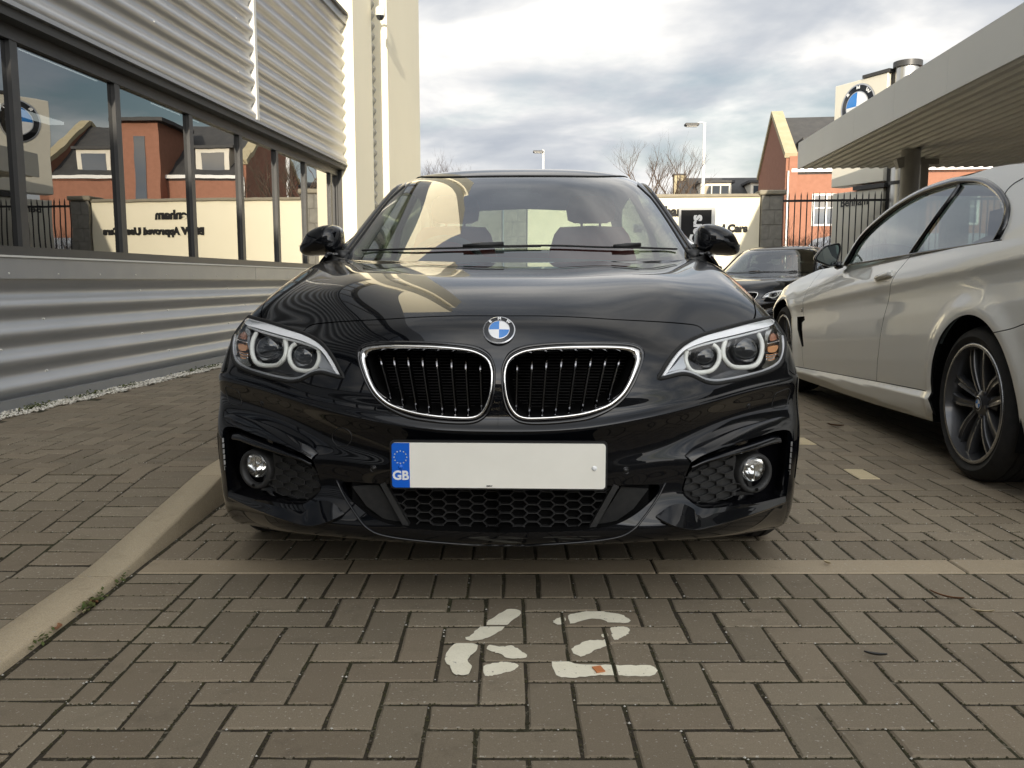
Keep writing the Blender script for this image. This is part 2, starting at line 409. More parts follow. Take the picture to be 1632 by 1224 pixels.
M['lamp_glass'] = glass('lamp_glass', (.97, .98, .98), 1.0)
M['screen_glass'] = glass('screen_glass', (.42, .49, .46), 1.9, .04)
M['rear_glass'] = glass('rear_glass', (.86, .92, .84), 1.0)
M['side_glass'] = glass('side_glass', (.40, .48, .46), 1.5, .04)
M['plate_white'] = textured('plate_white', (.88, .86, .77), (.92, .90, .81), 9, .35)
M['plate_blue'] = mat('plate_blue', (.006, .12, .62), .35)
M['star'] = mat('plate_star', (.85, .80, .45), .4)
M['white_print'] = mat('white_print', (.85, .86, .86), .4)
M['black_print'] = mat('black_print', (.02, .02, .02), .4)
M['badge_blue'] = mat('badge_blue', (.015, .20, .60), .15, coat=.8)
M['badge_white'] = mat('badge_white', (.82, .83, .83), .15, coat=.8)
M['rubber'] = textured('tyre_rubber', (.014, .014, .014), (.022, .021, .020), 25, .78, .15, 200)
M['rim_dark'] = mat('rim_dark_grey', (.075, .076, .08), .3, metal=.4, coat=.5)
M['rim_bright'] = mat('rim_machined', (.42, .42, .42), .26, metal=.9)
M['disc'] = mat('brake_disc', (.30, .29, .28), .4, metal=.9)
M['calliper'] = mat('brake_calliper', (.05, .05, .055), .5)
M['red_leather'] = textured('red_leather', (.24, .026, .018), (.28, .032, .022), 30, .5)
M['cabin_grey'] = textured('cabin_grey', (.10, .10, .10), (.13, .13, .125), 30, .8)
M['cabin_pale'] = textured('cabin_pale', (.16, .158, .15), (.19, .185, .175), 12, .8)
M['cabin_black'] = textured('cabin_black', (.018, .018, .018), (.026, .026, .026), 30, .7)
M['paper'] = mat('permit_paper', (.75, .85, .80), .6)

# ------------------------------------------------------------------ wheel: axis along local x, outer face at -x
def make_wheel(parent, loc, rad=.33, rimr=.245, width=.235, flip=False, name='wheel'):
    w = empty(name, loc); w.parent = parent
    if flip: w.rotation_euler = (0, 0, PI)
    h = width/2; mb = MB()
    prof = [(-h*.80, rimr-.004), (-h*.92, rimr+.012), (-h*1.0, rimr+.035), (-h*.98, rad-.04), (-h*.90, rad-.017), (-h*.72, rad-.004)]
    for g in (-.52, -.2, .2, .52):
        prof += [(h*g-.006, rad), (h*g-.004, rad-.007), (h*g+.004, rad-.007), (h*g+.006, rad)]
    prof += [(h*.72, rad-.004), (h*.9, rad-.017), (h*.98, rad-.04), (h, rimr+.035), (h*.8, rimr-.004)]
    mb.lathe(prof, 72); mb.build('tyre', M['rubber'], w, angle=40)
    mb = MB(); mb.lathe([(-h*.86, rimr+.006), (-h*.93, rimr+.009), (-h*.97, rimr+.002), (-h*.95, rimr-.008)], 72, mi=1)
    mb.lathe([(-h*.95, rimr-.008), (-h*.80, rimr-.014), (-h*.3, rimr-.03), (h*.8, rimr-.03), (h*.9, rimr)], 72)
    r = mb.build('rim', [M['rim_dark'], M['rim_bright']], w)
    for i in range(5):
        a = 2*PI*i/5+PI/2
        for sgn in (-1, 1):
            mb = MB(); n = 11; rows = []; top = []
            for k in range(n):
                t = k/(n-1); rr = .042+t*(rimr-.056)
                off = sgn*(.019+.026*t**1.2+.006*math.sin(PI*t)); wd = .0125+.007*t
                xf = -h*.62-.012*math.sin(PI*t*.9)-.012*t; ca, sa = math.cos(a), math.sin(a)
                def P(o, x): return (x, rr*ca-o*sa, rr*sa+o*ca)
                rows.append([P(off-wd, xf+.035), P(off-wd, xf+.006), P(off-wd+.003, xf), P(off-.002, xf+.006 if sgn > 0 else xf+.004), P(off+wd-.003, xf), P(off+wd, xf+.006), P(off+wd, xf+.035)])
                o2 = off+sgn*(wd-.0035); top.append([P(o2-.0052, xf-.0008), P(o2+.0052, xf-.0008)])
            mb.grid(rows, 0, True); mb.grid(top, 1, True); mb.build('spoke', [M['rim_dark'], M['rim_bright']], w, angle=35)
    mb = MB(); mb.lathe([(-h*.50, .062), (-h*.62, .058), (-h*.70, .040), (-h*.72, .034), (-h*.72, .0)], 32); mb.lathe([(-h*.4, .075), (-h*.55, .062)], 32)
    for i in range(5):
        a = 2*PI*i/5+PI/2+PI/5; mb.lathe([(-h*.55, .009), (-h*.70, .009), (-h*.70, 0)], 8, c=(0, .052*math.cos(a), .052*math.sin(a)))
    hub = mb.build('hub', M['rim_dark'], w, angle=35)
    roundel(hub, Matrix.Translation((-h*.725, 0, 0)) @ Matrix.Rotation(-PI/2, 4, 'Y') @ Matrix.Rotation(-PI/2, 4, 'Z'), .031, False, flat=True)
    mb = MB(); mb.lathe([(-.03, .06), (-.03, .165), (-.005, .165), (-.005, .06)], 48); mb.build('brake_disc', M['disc'], w, angle=30)
    mb = MB(); a0 = .25
    for k in range(7):
        pass
    rows = []
    for k in range(9):
        an = a0-.5+k/8*1.0; rows.append([(-.055, math.cos(an)*-.115, math.sin(an)*.115), (-.062, -.15*math.cos(an), .15*math.sin(an)), (-.05, -.18*math.cos(an), .18*math.sin(an)), (.03, -.182*math.cos(an), .182*math.sin(an))])
    mb.grid(rows); mb.build('brake_calliper', M['calliper'], w)
    mb = MB(); mb.lathe([(.02, .0), (.02, rimr-.034)], 32); mb.build('wheel_back', M['void'], w)
    return w

# ------------------------------------------------------------------ round badge: black ring, blue and white quarters, three letters
def roundel(parent, mw, r, letters=True, flat=False, name='badge'):
    e = MB(); n = 64; dome = 0 if flat else .10*r
    def disc(r0, r1, z0, z1, a0, a1, mi, k):
        rows = []
        for rr, z in ((r0, z0), ((r0+r1)/2, (z0+z1)/2+dome*.05), (r1, z1)):
            rows.append([(rr*math.cos(a), rr*math.sin(a), z) for a in np.linspace(a0, a1, k+1)])
        e.grid(rows[::-1], mi, True)
    disc(.66*r, .93*r, .002+dome*.6, .002+dome*.15, 0, 2*PI, 0, n)
    for q in range(4): disc(.0001, .62*r, .002+dome, .002+dome*.68, q*PI/2, (q+1)*PI/2, (1, 2)[q % 2], 16)
    disc(.62*r, .66*r, .0026+dome*.68, .0026+dome*.6, 0, 2*PI, 3, n); disc(.93*r, r, .003+dome*.15, .0018, 0, 2*PI, 3, n); disc(r, r*1.002, .0018, -.004, 0, 2*PI, 0, n)
    b = e.build(name, [M['gloss_black'], M['badge_white'], M['badge_blue'], M['silver']], parent, fix=True)
    b.matrix_local = mw
    if letters:
        for ch, an in (('B', 44), ('M', 0), ('W', -44)):
            a = R(90+an); me = text_mesh(ch, .27*r, .0008, .012*r); me.materials.clear(); me.materials.append(M['badge_white'])
            t = link('letter', me, b); rr = .795*r
            t.matrix_local = Matrix.Translation((rr*math.cos(a), rr*math.sin(a), .0035+dome*.4)) @ Matrix.Rotation(R(an), 4, 'Z')
    return b

# ------------------------------------------------------------------ the black coupe.  local axes: x to the photo's right, y from nose to tail, z up
CAR_TH = R(2.0); CAR_C0 = np.array([-.035, 2.06, 0]); _ax = np.array([math.cos(CAR_TH), -math.sin(CAR_TH), 0]); _ay = np.array([math.sin(CAR_TH), math.cos(CAR_TH), 0])
def to_world(p): p = np.asarray(p); return CAR_C0+p[..., :1]*_ax+p[..., 1:2]*_ay+p[..., 2:]*np.array([0, 0, 1.])
def car_pix(p): return project(to_world(p))
def car_at(px, py, yc):
    d = ray(px, py); t = (yc-(EYE-CAR_C0)@_ay)/(d@_ay); p = EYE+t*d-CAR_C0; return np.array([p@_ax, yc, p[2]])
NET = [
 [(0,1.34,0.925),(0.17,1.34,0.925),(0.32,1.35,0.93),(0.45,1.37,0.926),(0.56,1.4,0.927),(0.65,1.43,0.932),(0.72,1.5,0.945),(0.77,1.53,0.93),(0.81,1.54,0.885),(0.835,1.54,0.83),(0.85,1.54,0.77)],
 [(0,0.95,0.906),(0.17,0.955,0.906),(0.32,0.97,0.911),(0.45,0.99,0.904),(0.56,1.02,0.9072),(0.65,1.05,0.9124),(0.72,1.12,0.9192),(0.775,1.2,0.893),(0.82,1.3,0.835),(0.845,1.42,0.77),(0.855,1.54,0.72)],
 [(0,0.6,0.879),(0.17,0.605,0.879),(0.32,0.62,0.882),(0.45,0.64,0.88),(0.56,0.67,0.8721),(0.65,0.7,0.8654),(0.725,0.76,0.8498),(0.785,0.84,0.822),(0.835,1,0.775),(0.855,1.25,0.73),(0.86,1.54,0.68)],
 [(0,0.32,0.835),(0.17,0.325,0.835),(0.32,0.345,0.833),(0.45,0.375,0.835),(0.56,0.42,0.8198),(0.65,0.48,0.8071),(0.735,0.55,0.7903),(0.8,0.66,0.765),(0.85,0.9,0.735),(0.865,1.2,0.7),(0.868,1.54,0.65)],
 [(0,0.13,0.765),(0.17,0.137,0.765),(0.32,0.175,0.757),(0.45,0.24,0.747),(0.56,0.315,0.735),(0.66,0.39,0.735),(0.755,0.475,0.737),(0.816,0.575,0.73),(0.858,0.8,0.7),(0.872,1.15,0.665),(0.875,1.54,0.62)],
 [(0,0.078,0.715),(0.17,0.085,0.715),(0.32,0.115,0.706),(0.45,0.17,0.69),(0.56,0.25,0.69),(0.665,0.335,0.695),(0.768,0.4283,0.693),(0.832,0.5283,0.69),(0.866,0.76,0.665),(0.878,1.15,0.63),(0.88,1.54,0.58)],
 [(0,0.048,0.65),(0.17,0.055,0.65),(0.32,0.085,0.645),(0.45,0.14,0.64),(0.56,0.215,0.645),(0.67,0.305,0.648),(0.78,0.4017,0.648),(0.846,0.4967,0.645),(0.872,0.73,0.62),(0.882,1.15,0.59),(0.884,1.54,0.53)],
 [(0,0.03,0.57),(0.17,0.037,0.57),(0.32,0.065,0.575),(0.45,0.12,0.58),(0.56,0.195,0.585),(0.67,0.285,0.59),(0.787,0.38,0.597),(0.852,0.465,0.597),(0.876,0.7,0.575),(0.884,1.15,0.54),(0.885,1.54,0.48)],
 [(0,0.025,0.512),(0.17,0.031,0.514),(0.32,0.061,0.528),(0.45,0.113,0.543),(0.56,0.185,0.556),(0.67,0.274,0.57),(0.79,0.373,0.58),(0.855,0.46,0.582),(0.878,0.697,0.555),(0.885,1.15,0.51),(0.886,1.54,0.45)],
 [(0,0.002,0.49),(0.17,0.009,0.493),(0.32,0.043,0.509),(0.45,0.1,0.525),(0.56,0.175,0.54),(0.67,0.264,0.555),(0.793,0.366,0.565),(0.857,0.455,0.568),(0.879,0.695,0.54),(0.886,1.15,0.49),(0.886,1.54,0.43)],
 [(0,0.018,0.463),(0.17,0.024,0.465),(0.32,0.06,0.475),(0.45,0.122,0.487),(0.56,0.198,0.502),(0.67,0.285,0.515),(0.79,0.38,0.525),(0.858,0.46,0.528),(0.88,0.695,0.49),(0.886,1.15,0.44),(0.886,1.54,0.38)],
 [(0,0.026,0.42),(0.17,0.032,0.42),(0.32,0.068,0.428),(0.45,0.128,0.44),(0.56,0.198,0.46),(0.67,0.28,0.475),(0.79,0.374,0.48),(0.86,0.455,0.482),(0.881,0.695,0.45),(0.887,1.15,0.4),(0.887,1.54,0.34)],
 [(0,0.032,0.385),(0.17,0.037,0.385),(0.32,0.062,0.39),(0.45,0.118,0.4),(0.56,0.156,0.42),(0.67,0.229,0.437),(0.79,0.342,0.437),(0.86,0.435,0.435),(0.882,0.695,0.41),(0.888,1.15,0.36),(0.888,1.54,0.31)],
 [(0,0.036,0.345),(0.17,0.041,0.345),(0.32,0.063,0.35),(0.45,0.12,0.355),(0.56,0.15,0.36),(0.67,0.218,0.365),(0.787,0.33,0.365),(0.858,0.425,0.365),(0.882,0.695,0.35),(0.888,1.15,0.31),(0.888,1.54,0.27)],
 [(0,0.036,0.29),(0.17,0.041,0.29),(0.32,0.064,0.29),(0.45,0.112,0.29),(0.56,0.16,0.29),(0.67,0.226,0.29),(0.78,0.328,0.29),(0.85,0.422,0.29),(0.878,0.695,0.28),(0.886,1.15,0.26),(0.886,1.54,0.23)],
 [(0,0.028,0.225),(0.17,0.032,0.225),(0.32,0.05,0.225),(0.45,0.083,0.233),(0.56,0.14,0.226),(0.67,0.225,0.226),(0.78,0.325,0.226),(0.84,0.405,0.226),(0.872,0.695,0.22),(0.882,1.15,0.215),(0.882,1.54,0.2)],
 [(0,0.06,0.185),(0.17,0.065,0.185),(0.32,0.085,0.185),(0.45,0.12,0.185),(0.56,0.17,0.18),(0.67,0.255,0.17),(0.775,0.355,0.16),(0.83,0.425,0.155),(0.862,0.7,0.16),(0.87,1.15,0.17),(0.87,1.54,0.16)],
 [(0,0.2,0.165),(0.17,0.2,0.165),(0.32,0.21,0.165),(0.45,0.22,0.165),(0.56,0.25,0.155),(0.66,0.31,0.145),(0.75,0.39,0.135),(0.81,0.445,0.135),(0.84,0.7,0.14),(0.85,1.15,0.15),(0.85,1.54,0.14)],
]
S = BSurf(NET, fit=2)
def zo(pts, ox, oy, k): return [(ox+x/k, oy+y/k) for x, y in pts]      # points read off an enlargement of the photograph
Z_KID = lambda p: zo(p, 780, 490, 5.829); Z_LAMP = lambda p: zo(p, 1020, 480, 6.044); Z_FOG = lambda p: zo(p, 1020, 660, 5.563)
KID_S = Z_KID([(108,640),(112,560),(140,480),(185,415),(300,358),(500,330),(800,316),(1100,315),(1290,322),(1390,348),(1436,395),(1442,450),(1405,580),(1345,720),(1275,830),(1190,915),(1090,980),(950,1040),(800,1068),(600,1088),(440,1094),(330,1088),(245,1060),(165,985),(125,880),(110,750)])
KID_O = Z_KID([(128,640),(137,560),(168,490),(222,445),(330,400),(500,375),(700,362),(900,358),(1100,358),(1250,365),(1340,378),(1390,400),(1408,440),(1400,500),(1370,590),(1320,700),(1260,800),(1190,870),(1100,930),(950,985),(800,1020),(600,1042),(450,1050),(330,1048),(250,1020),(195,960),(155,860),(135,750)])
KID_I = Z_KID([(155,640),(165,570),(190,510),(240,465),(340,425),(500,405),(700,395),(900,392),(1100,393),(1240,400),(1310,415),(1345,445),(1350,490),(1330,560),(1290,670),(1235,770),(1170,840),(1085,900),(940,952),(790,985),(600,1008),(450,1016),(340,1015),(270,990),(220,935),(180,850),(160,750)])
LAMP = Z_LAMP([(170,748),(205,690),(260,595),(350,475),(450,392),(600,322),(800,262),(1000,208),(1150,173),(1265,152),(1335,170),(1380,235),(1402,330),(1400,450),(1382,550),(1335,628),(1200,690),(1000,745),(850,775),(740,792),(650,782),(590,757),(520,722),(450,702),(380,704),(280,728)])
FOG = Z_FOG([(455,430),(520,382),(620,335),(760,290),(900,245),(1060,195),(1200,150),(1300,140),(1345,175),(1352,300),(1335,450),(1315,600),(1300,720),(1280,775),(1150,790),(900,805),(700,830),(560,835),(480,800),(410,745),(372,690),(385,610),(415,520)])
INT_OUT = [(797,868.6),(745,868.2),(662,863.2),(609,856),(584.6,844),(569,826),(555,807),(543,788),(534,769)]      # outer edge of the centre lip, left half
def mirror_px(pts, yc):       # the same points on the car's other flank, as photograph pixels
    q = np.array([car_at(px, py, y) for (px, py), y in zip(pts, yc)]); q[:, 0] *= -1; return car_pix(q)

def body_front():
    inv = lambda pts: S.invert(car_pix, pts, MASKF)
    gu, gv, gp = S.grid_cache(); MASKF = (gp[..., 1] < 1.2) | (gv < 2.2)
    nn = S.nrm(gu, gv); view = gp-np.array([.0, -2.06, CAMH]); MASKF &= ((nn*view).sum(-1) < 0.02)
    kid = inv(smooth_closed(KID_S, 110)); lamp = inv(smooth_closed(LAMP, 120)); fog = inv(smooth_closed(FOG, 100))
    # intake opening (right half), in the parameter plane, from points on the centre surface
    it = [(797,775),(900,775),(985,774),(1046,772),(1052,776),(1046,790),(1028,808),(1003,826),(975,838),(930,845),(870,848),(797,849)]
    itk = inv(resample(smooth_open(it, 90), 80, False)); itk[0, 0] = itk[-1, 0] = 0; itk = np.vstack([itk, [[0, (itk[0, 1]+itk[-1, 1])/2]]])
    # bonnet shut line
    hs = [(797,503.6),(835,503.4),(872,503.7),(930,506),(976,509),(1043,512.5),(1085,515.5),(1112,519.5),(1126,531)]
    h1 = inv(smooth_open(hs, 60)); h1[0, 0] = 0
    hf = [(1201,511),(1204,500),(1203,490),(1197,467),(1186,452),(1175,440),(1158,426)]
    h2 = inv(smooth_open(hf, 40)); e = h2[-1]; tail = smooth_open([tuple(h2[-2]), tuple(e), (5.6, .35), (5.45, 0)], 20)[2:]
    h2 = np.vstack([h2, tail])
    def strip(c, w):
        t = np.gradient(c, axis=0); Su = S.ev(c[:, 0], c[:, 1], 1); Sv = S.ev(c[:, 0], c[:, 1], 2); N = S.nrm(c[:, 0], c[:, 1])
        T = Su*t[:, :1]+Sv*t[:, 1:]; T /= np.linalg.norm(T, axis=1, keepdims=True); Q = np.cross(N, T)
        out = []
        for i in range(len(c)):
            J = np.stack([Su[i], Sv[i]], 1); st = np.linalg.lstsq(J, Q[i]*w, rcond=None)[0]; out.append(st)
        o = np.array(out); return np.vstack([c+o, (c-o)[::-1]])
    g1 = strip(h1, .0021); g2 = strip(h2, .0026)
    # bumper to wing joint: from the lamp's outer lower corner to the wheel arch
    bw = S.invert(lambda p: p[..., 1:], [(.47, .618), (.455, .585)], gu > 6)
    arch_mask = gu > 5.2
    ac = [(.82+.345*math.cos(t), .318+.345*math.sin(t)) for t in np.linspace(PI*1.22, -PI*.22, 70)]
    arch = S.invert(lambda p: p[..., 1:], ac, arch_mask & (gp[..., 0] > .74))
    side_low = S.nv-1
    arch = np.vstack([arch, [[arch[-1, 0], side_low], [arch[0, 0], side_low]]])
    jl = S.invert(lambda p: p[..., 1:], [(.40, .60), (.43, .585), (.56, .575)], gu > 6)
    g3 = strip(smooth_open([tuple(x) for x in jl], 12), .0018)
    # air curtain slot at the outer edge of the bumper
    slot = S.invert(lambda p: p[..., 1:], [(.385, .41), (.405, .41), (.40, .29), (.38, .29)], gu > 5.5)
    hood = np.vstack([[[0, 0]], h1, [lamp[np.argmin(((lamp-h1[-1])**2).sum(1))]], inv(smooth_open(Z_LAMP([(700,320),(850,270),(1000,230),(1100,215)]), 8)), h2, [[5.45, 0]]])
    ku, kv = np.meshgrid(np.linspace(0, S.nu-1, 111), np.linspace(0, S.nv-1, 205)); dom = np.stack([ku.ravel(), kv.ravel()], 1)
    loops = [(kid, True), (lamp, True), (fog, True), (itk, True), (g1, True), (g2, True), (arch, True), (g3, True), (slot, True)]
    holes = [kid, lamp, fog, itk, g1, g2, arch, g3, slot]
    jv = jl[2, 1]
    def keep(c):
        ids = np.ones(len(c), int)                                   # 1 bumper
        x = S.ev(c[:, 0], c[:, 1])
        wing = ((c[:, 1] < jv) & (c[:, 0] > 5.2) & ((c[:, 0] > 6.45) | (c[:, 1] < 4.6))) | (x[:, 1] > .82)
        ids[wing] = 2; ids[inside(c, hood)] = 0
        for h in holes: ids[inside(c, h)] = -1
        return ids
    hoodm, bump, wr, wl = MB(), MB(), MB(), MB()
    mapf = lambda c: S.ev(c[:, 0], c[:, 1]); nf = lambda c: S.nrm(c[:, 0], c[:, 1])
    skip = lambda a, b: abs(a[0]) < 1e-6 and abs(b[0]) < 1e-6
    cdt_panel(mapf, nf, dom, loops, keep, {0: (hoodm, hoodm), 1: (bump, bump), 2: (wr, wl)}, rim=.014, thick_skip=skip)
    return hoodm, bump, wr, wl, dict(kid=kid, lamp=lamp, fog=fog, itk=itk, arch=arch, inv=inv)
def radial(pts, n, c=None):
    P = smooth_closed(pts, 240); c = P.mean(0) if c is None else np.array(c); a = np.arctan2(P[:, 1]-c[1], P[:, 0]-c[0]); r = np.hypot(*(P-c).T)
    o = np.argsort(a); a, r = a[o], r[o]; a = np.r_[a-2*PI, a, a+2*PI]; r = np.r_[r, r, r]; t = np.linspace(0, 2*PI, n, endpoint=False)-PI
    rr = np.interp(t, a, r); return np.stack([c[0]+rr*np.cos(t), c[1]+rr*np.sin(t)], 1), c
def flipx(mb): mb.v = [(-x, y, z) for x, y, z in mb.v]; mb.f = [f[::-1] for f in mb.f]; mb.nrm = {k: (-n[0], n[1], n[2]) for k, n in mb.nrm.items()}; return mb

def black_car():
    car = empty('parked_car', tuple(CAR_C0), -CAR_TH)
    hoodm, bump, wr, wl, RG = body_front(); inv = RG['inv']
    BP = M['black_paint']
    hoodm.build('bonnet', [BP], car); bump.build('front_bumper', [BP], car)
    wr.build('front_wing', [BP], car); wl.build('front_wing', [BP], car)
    def surf(px, off=0., uv=None):          # points of the skin under photograph pixels, pushed out by off
        uv = inv(px) if uv is None else uv
        return S.ev(uv[:, 0], uv[:, 1])+S.nrm(uv[:, 0], uv[:, 1])*off
    def deep(px, d):                        # points d metres (along the car) behind the skin, still on the same line of sight
        p = surf(px); return np.array([car_at(x, y, yy+d) for (x, y), yy in zip(px, p[:, 1])])
    def pair(name, fn, mats, parents=None, angle=None, label=None):
        out = []
        for k, sg in enumerate((1, -1)):
            mb = MB(); fn(mb)
            if sg < 0: flipx(mb)
            out.append(mb.build(name, mats, parents[k] if parents else car, angle=angle))
        return out
    # ---------------------------------------------------------------- kidney grilles
    Nk = 110; So, kc = radial(KID_S, Nk); Oo, _ = radial(KID_O, Nk, kc); Io, _ = radial(KID_I, Nk, kc)
    midp = (Oo*.45+Io*.55)
    kS, kO, kI, kM = inv(So), inv(Oo), inv(Io), inv(midp)
    def sur(mb):
        q = lambda uv, o: S.ev(uv[:, 0], uv[:, 1])+S.nrm(uv[:, 0], uv[:, 1])*o
        kS2 = kS*.88+kO*.12
        mb.grid([q(kS, -.013), q(kS, -.003), q(kS2, .0025), q(kS*.6+kO*.4, .004), q(kO, -.001), q(kO, -.02)], 0, True, True)
    surr = pair('kidney_grille', sur, [M['gloss_black']])
    def chrome(mb):
        q = lambda uv, o: S.ev(uv[:, 0], uv[:, 1])+S.nrm(uv[:, 0], uv[:, 1])*o
        mb.grid([q(kO, -.008), q(kO, .002), q(kO*.75+kM*.25, .006), q(kM, .0085), q(kM*.4+kI*.6, .006), q(kI, .001), q(kI*1.0, -.012)], 0, True, True)
    pair('chrome_frame', chrome, [M['chrome']], surr)
    def tunnel(mb):
        a = S.ev(kI[:, 0], kI[:, 1])+S.nrm(kI[:, 0], kI[:, 1])*-.010; c = a.mean(0)
        b = a*.97+c*.03+np.array([0, .05, 0]); e = a*.93+c*.07+np.array([0, .13, 0]); mb.grid([a, b, e], 0, True, True)
    pair('grille_duct', tunnel, [M['void']], surr)
    tops = [(260,500),(400,468),(537,452),(680,438),(817,432),(957,434),(1095,440),(1225,455)]; bots = [(248,950),(368,1000),(488,1000),(610,992),(735,975),(858,945),(985,900),(1105,835)]
    for k, (t, b) in enumerate(zip(tops, bots)):
        (tx, ty), (bx, by) = zo([t, b], 780, 490, 5.829); dy = (by-ty)
        tx -= .03*(bx-tx); ty -= 6; by += 4
        def slat(mb):
            rows = []
            for s, back in ((0, .050), (.02, .036), (.05, .028), (.19, .013), (.22, .012), (.30, .016), (.6, .026), (.88, .034), (.92, .030), (.96, .020), (1, .02)):
                p = deep([(tx+(bx-tx)*s, ty+(by-ty)*s)], back)[0]; w = .0034; 
                rows.append([p+np.array([-w, .032, 0]), p+np.array([-w, .003, 0]), p+np.array([-w*.5, 0, 0]), p+np.array([w*.5, 0, 0]), p+np.array([w, .003, 0]), p+np.array([w, .032, 0])])
            mb.grid(rows, 0, True)
        pair('slat', slat, [M['slat_black']], surr, angle=40)
    mb = MB(); mb.box(-.36, .36, .20, .21, .46, .715)
    for k in range(27): z = .50+k*.0078; mb.box(-.35, .35, .192, .20, z, z+.0012, 1)
    mb.build('radiator', [M['void'], M['radiator']], car)
    # ---------------------------------------------------------------- badge on the nose
    uv = inv([(797, 527.5)])[0]; p = S.ev(*uv); n = Vector(S.nrm(*uv)); p[0] = 0; n.x = 0; n.normalize()
    mw = Matrix.Translation(Vector(p)+n*.002) @ Matrix((Vector((1, 0, 0)), n.cross(Vector((1, 0, 0))), n)).transposed().to_4x4()
    roundel(car, mw, .0405)
    # ---------------------------------------------------------------- headlights
    lampP = smooth_closed(LAMP, 90); lampUV = inv(lampP)
    lens_parents = []
    lm = MB(); lml = MB(); ext = lampUV.min(0)-.05, lampUV.max(0)+.05
    gx, gy = np.meshgrid(np.linspace(ext[0][0], ext[1][0], 40), np.linspace(ext[0][1], ext[1][1], 34)); dm = np.stack([gx.ravel(), gy.ravel()], 1)
    cdt_panel(lambda c: S.ev(c[:, 0], c[:, 1])-S.nrm(c[:, 0], c[:, 1])*.0015, lambda c: S.nrm(c[:, 0], c[:, 1]), dm, [(lampUV, True)], lambda c: np.where(inside(c, lampUV), 0, -1), {0: (lm, lml)}, rim=0)
    heads = [lm.build('headlight', [M['lamp_glass']], car), lml.build('headlight', [M['lamp_glass']], car)]
    def gasket(mb): mb.tube(surf(None, -.002, lampUV), .0058, 6, closed=True)
    pair('lamp_seal', gasket, [M['matt_black']], heads)
    def shell(mb):
        a = surf(None, -.004, lampUV); c = a.mean(0); rows = [a]
        for s, d in ((.97, .035), (.93, .075)):
            b = a*s+c*(1-s); b = b+np.array([-.15*d, d, 0]); rows.append(b)
        mb.grid(rows, 0, True, True); i0 = len(mb.v); cc = rows[-1].mean(0); n = len(a)
        mb.add(list(rows[-1])+[cc], [(i, (i+1) % n, n) for i in range(n)])
    pair('lamp_housing', shell, [M['lamp_inner']], heads)
    def ribbon(pts, d0, th, m, name, rnd=6, closed=True):
        P = Z_LAMP(pts); P = smooth_closed(P, 70) if closed else P
        def fn(mb):
            f = deep(P, d0); c = f.mean(0); ins = f*.955+c*.045
            n = len(P); base = len(mb.v)
            up = ins-np.array([0, th*.35, 0]); back = f+np.array([0, th, 0])
            tri = tessellate_polygon([[Vector((q[0], q[1], 0)) for q in P]])
            mb.add(list(up)+list(f)+list(back), [tuple(t) for t in tri]+[(i, (i+1) % n, n+(i+1) % n, n+i) for i in range(n)]+[(n+i, n+(i+1) % n, 2*n+(i+1) % n, 2*n+i) for i in range(n)], 0, True)
        return pair(name, fn, [m], heads, angle=40)
    ribbon([(192,728),(262,612),(352,492),(455,410),(600,340),(800,283),(1000,230),(1150,194),(1262,172),(1300,190),(1265,232),(1100,272),(900,322),(700,368),(560,408),(470,442),(400,482),(330,560),(265,655),(225,712)], .007, .03, M['brow'], 'lamp_brow')
    def line(pts, d0, r, m, name, flat=None):
        P = smooth_open(Z_LAMP(pts), 40)
        return pair(name, lambda mb: mb.tube(deep(P, d0), r, 8), [m], heads)
    line([(455,470),(560,432),(700,396),(900,350),(1100,300),(1240,258)], .013, .0036, M['brow'], 'brow_line')
    line([(205,722),(290,698),(380,676),(450,680),(530,708),(600,742),(650,758),(740,766),(850,752),(1000,722),(1200,668),(1310,612),(1362,535),(1378,440),(1372,340)], .010, .0046, M['silver'], 'lower_trim')
    line([(822,380),(800,460),(806,540),(842,596),(895,632),(985,640),(1080,630),(1130,598),(1165,530),(1176,450),(1168,380),(1140,318)], .024, .0072, M['white_guide'], 'light_ring')
    line([(452,480),(438,550),(455,620),(495,670),(560,688),(640,682),(690,666),(730,628),(760,568),(762,500),(742,452),(700,418)], .024, .0066, M['white_guide'], 'light_ring')
    def collar(cx, cy, r):
        P = Z_LAMP([(cx+r*math.cos(t), cy+r*math.sin(t)) for t in np.linspace(0, 2*PI, 40, endpoint=False)]); Q = Z_LAMP([(cx+r*.86*math.cos(t), cy+r*.86*math.sin(t)) for t in np.linspace(0, 2*PI, 40, endpoint=False)])
        def fn(mb):
            a = deep(P, .036); b = deep(Q, .058); mb.grid([a, b], 0, True, True)
        pair('lamp_collar', fn, [M['reflector']], heads)
        c = deep(Z_LAMP([(cx, cy)]), .075)[0]; rad = r*.84/6.044*2.5/FPX
        def ball(mb):
            prof = [(c[1]-.018*math.cos(t)+0, rad*math.sin(t)) for t in np.linspace(0, PI/2, 8)]; mb.lathe([(y, rr) for y, rr in prof]+[(c[1]+.03, rad*1.02)], 40, 'y', (c[0], 0, c[2]))
        pair('projector_lens', ball, [M['lens_dark']], heads)
    collar(988, 486, 160); collar(602, 556, 140)
    ribbon([(1252,318),(1286,306),(1306,348),(1308,366),(1256,384),(1242,370)], .026, .03, M['amber_dark'], 'side_reflector')
    ribbon([(1236,436),(1318,420),(1316,462),(1290,488),(1234,492),(1220,476),(1222,456)], .022, .03, M['amber'], 'indicator')
    for k in range(5): line([(1214, 518+k*13), (1262, 516+k*13), (1318-k*6, 500+k*13)], .018, .0016, M['reflector'] if k % 2 else M['amber'], 'indicator_rib')
    line([(1228, 412), (1280, 400), (1345, 380)], .016, .0022, M['reflector'], 'indicator_rib')
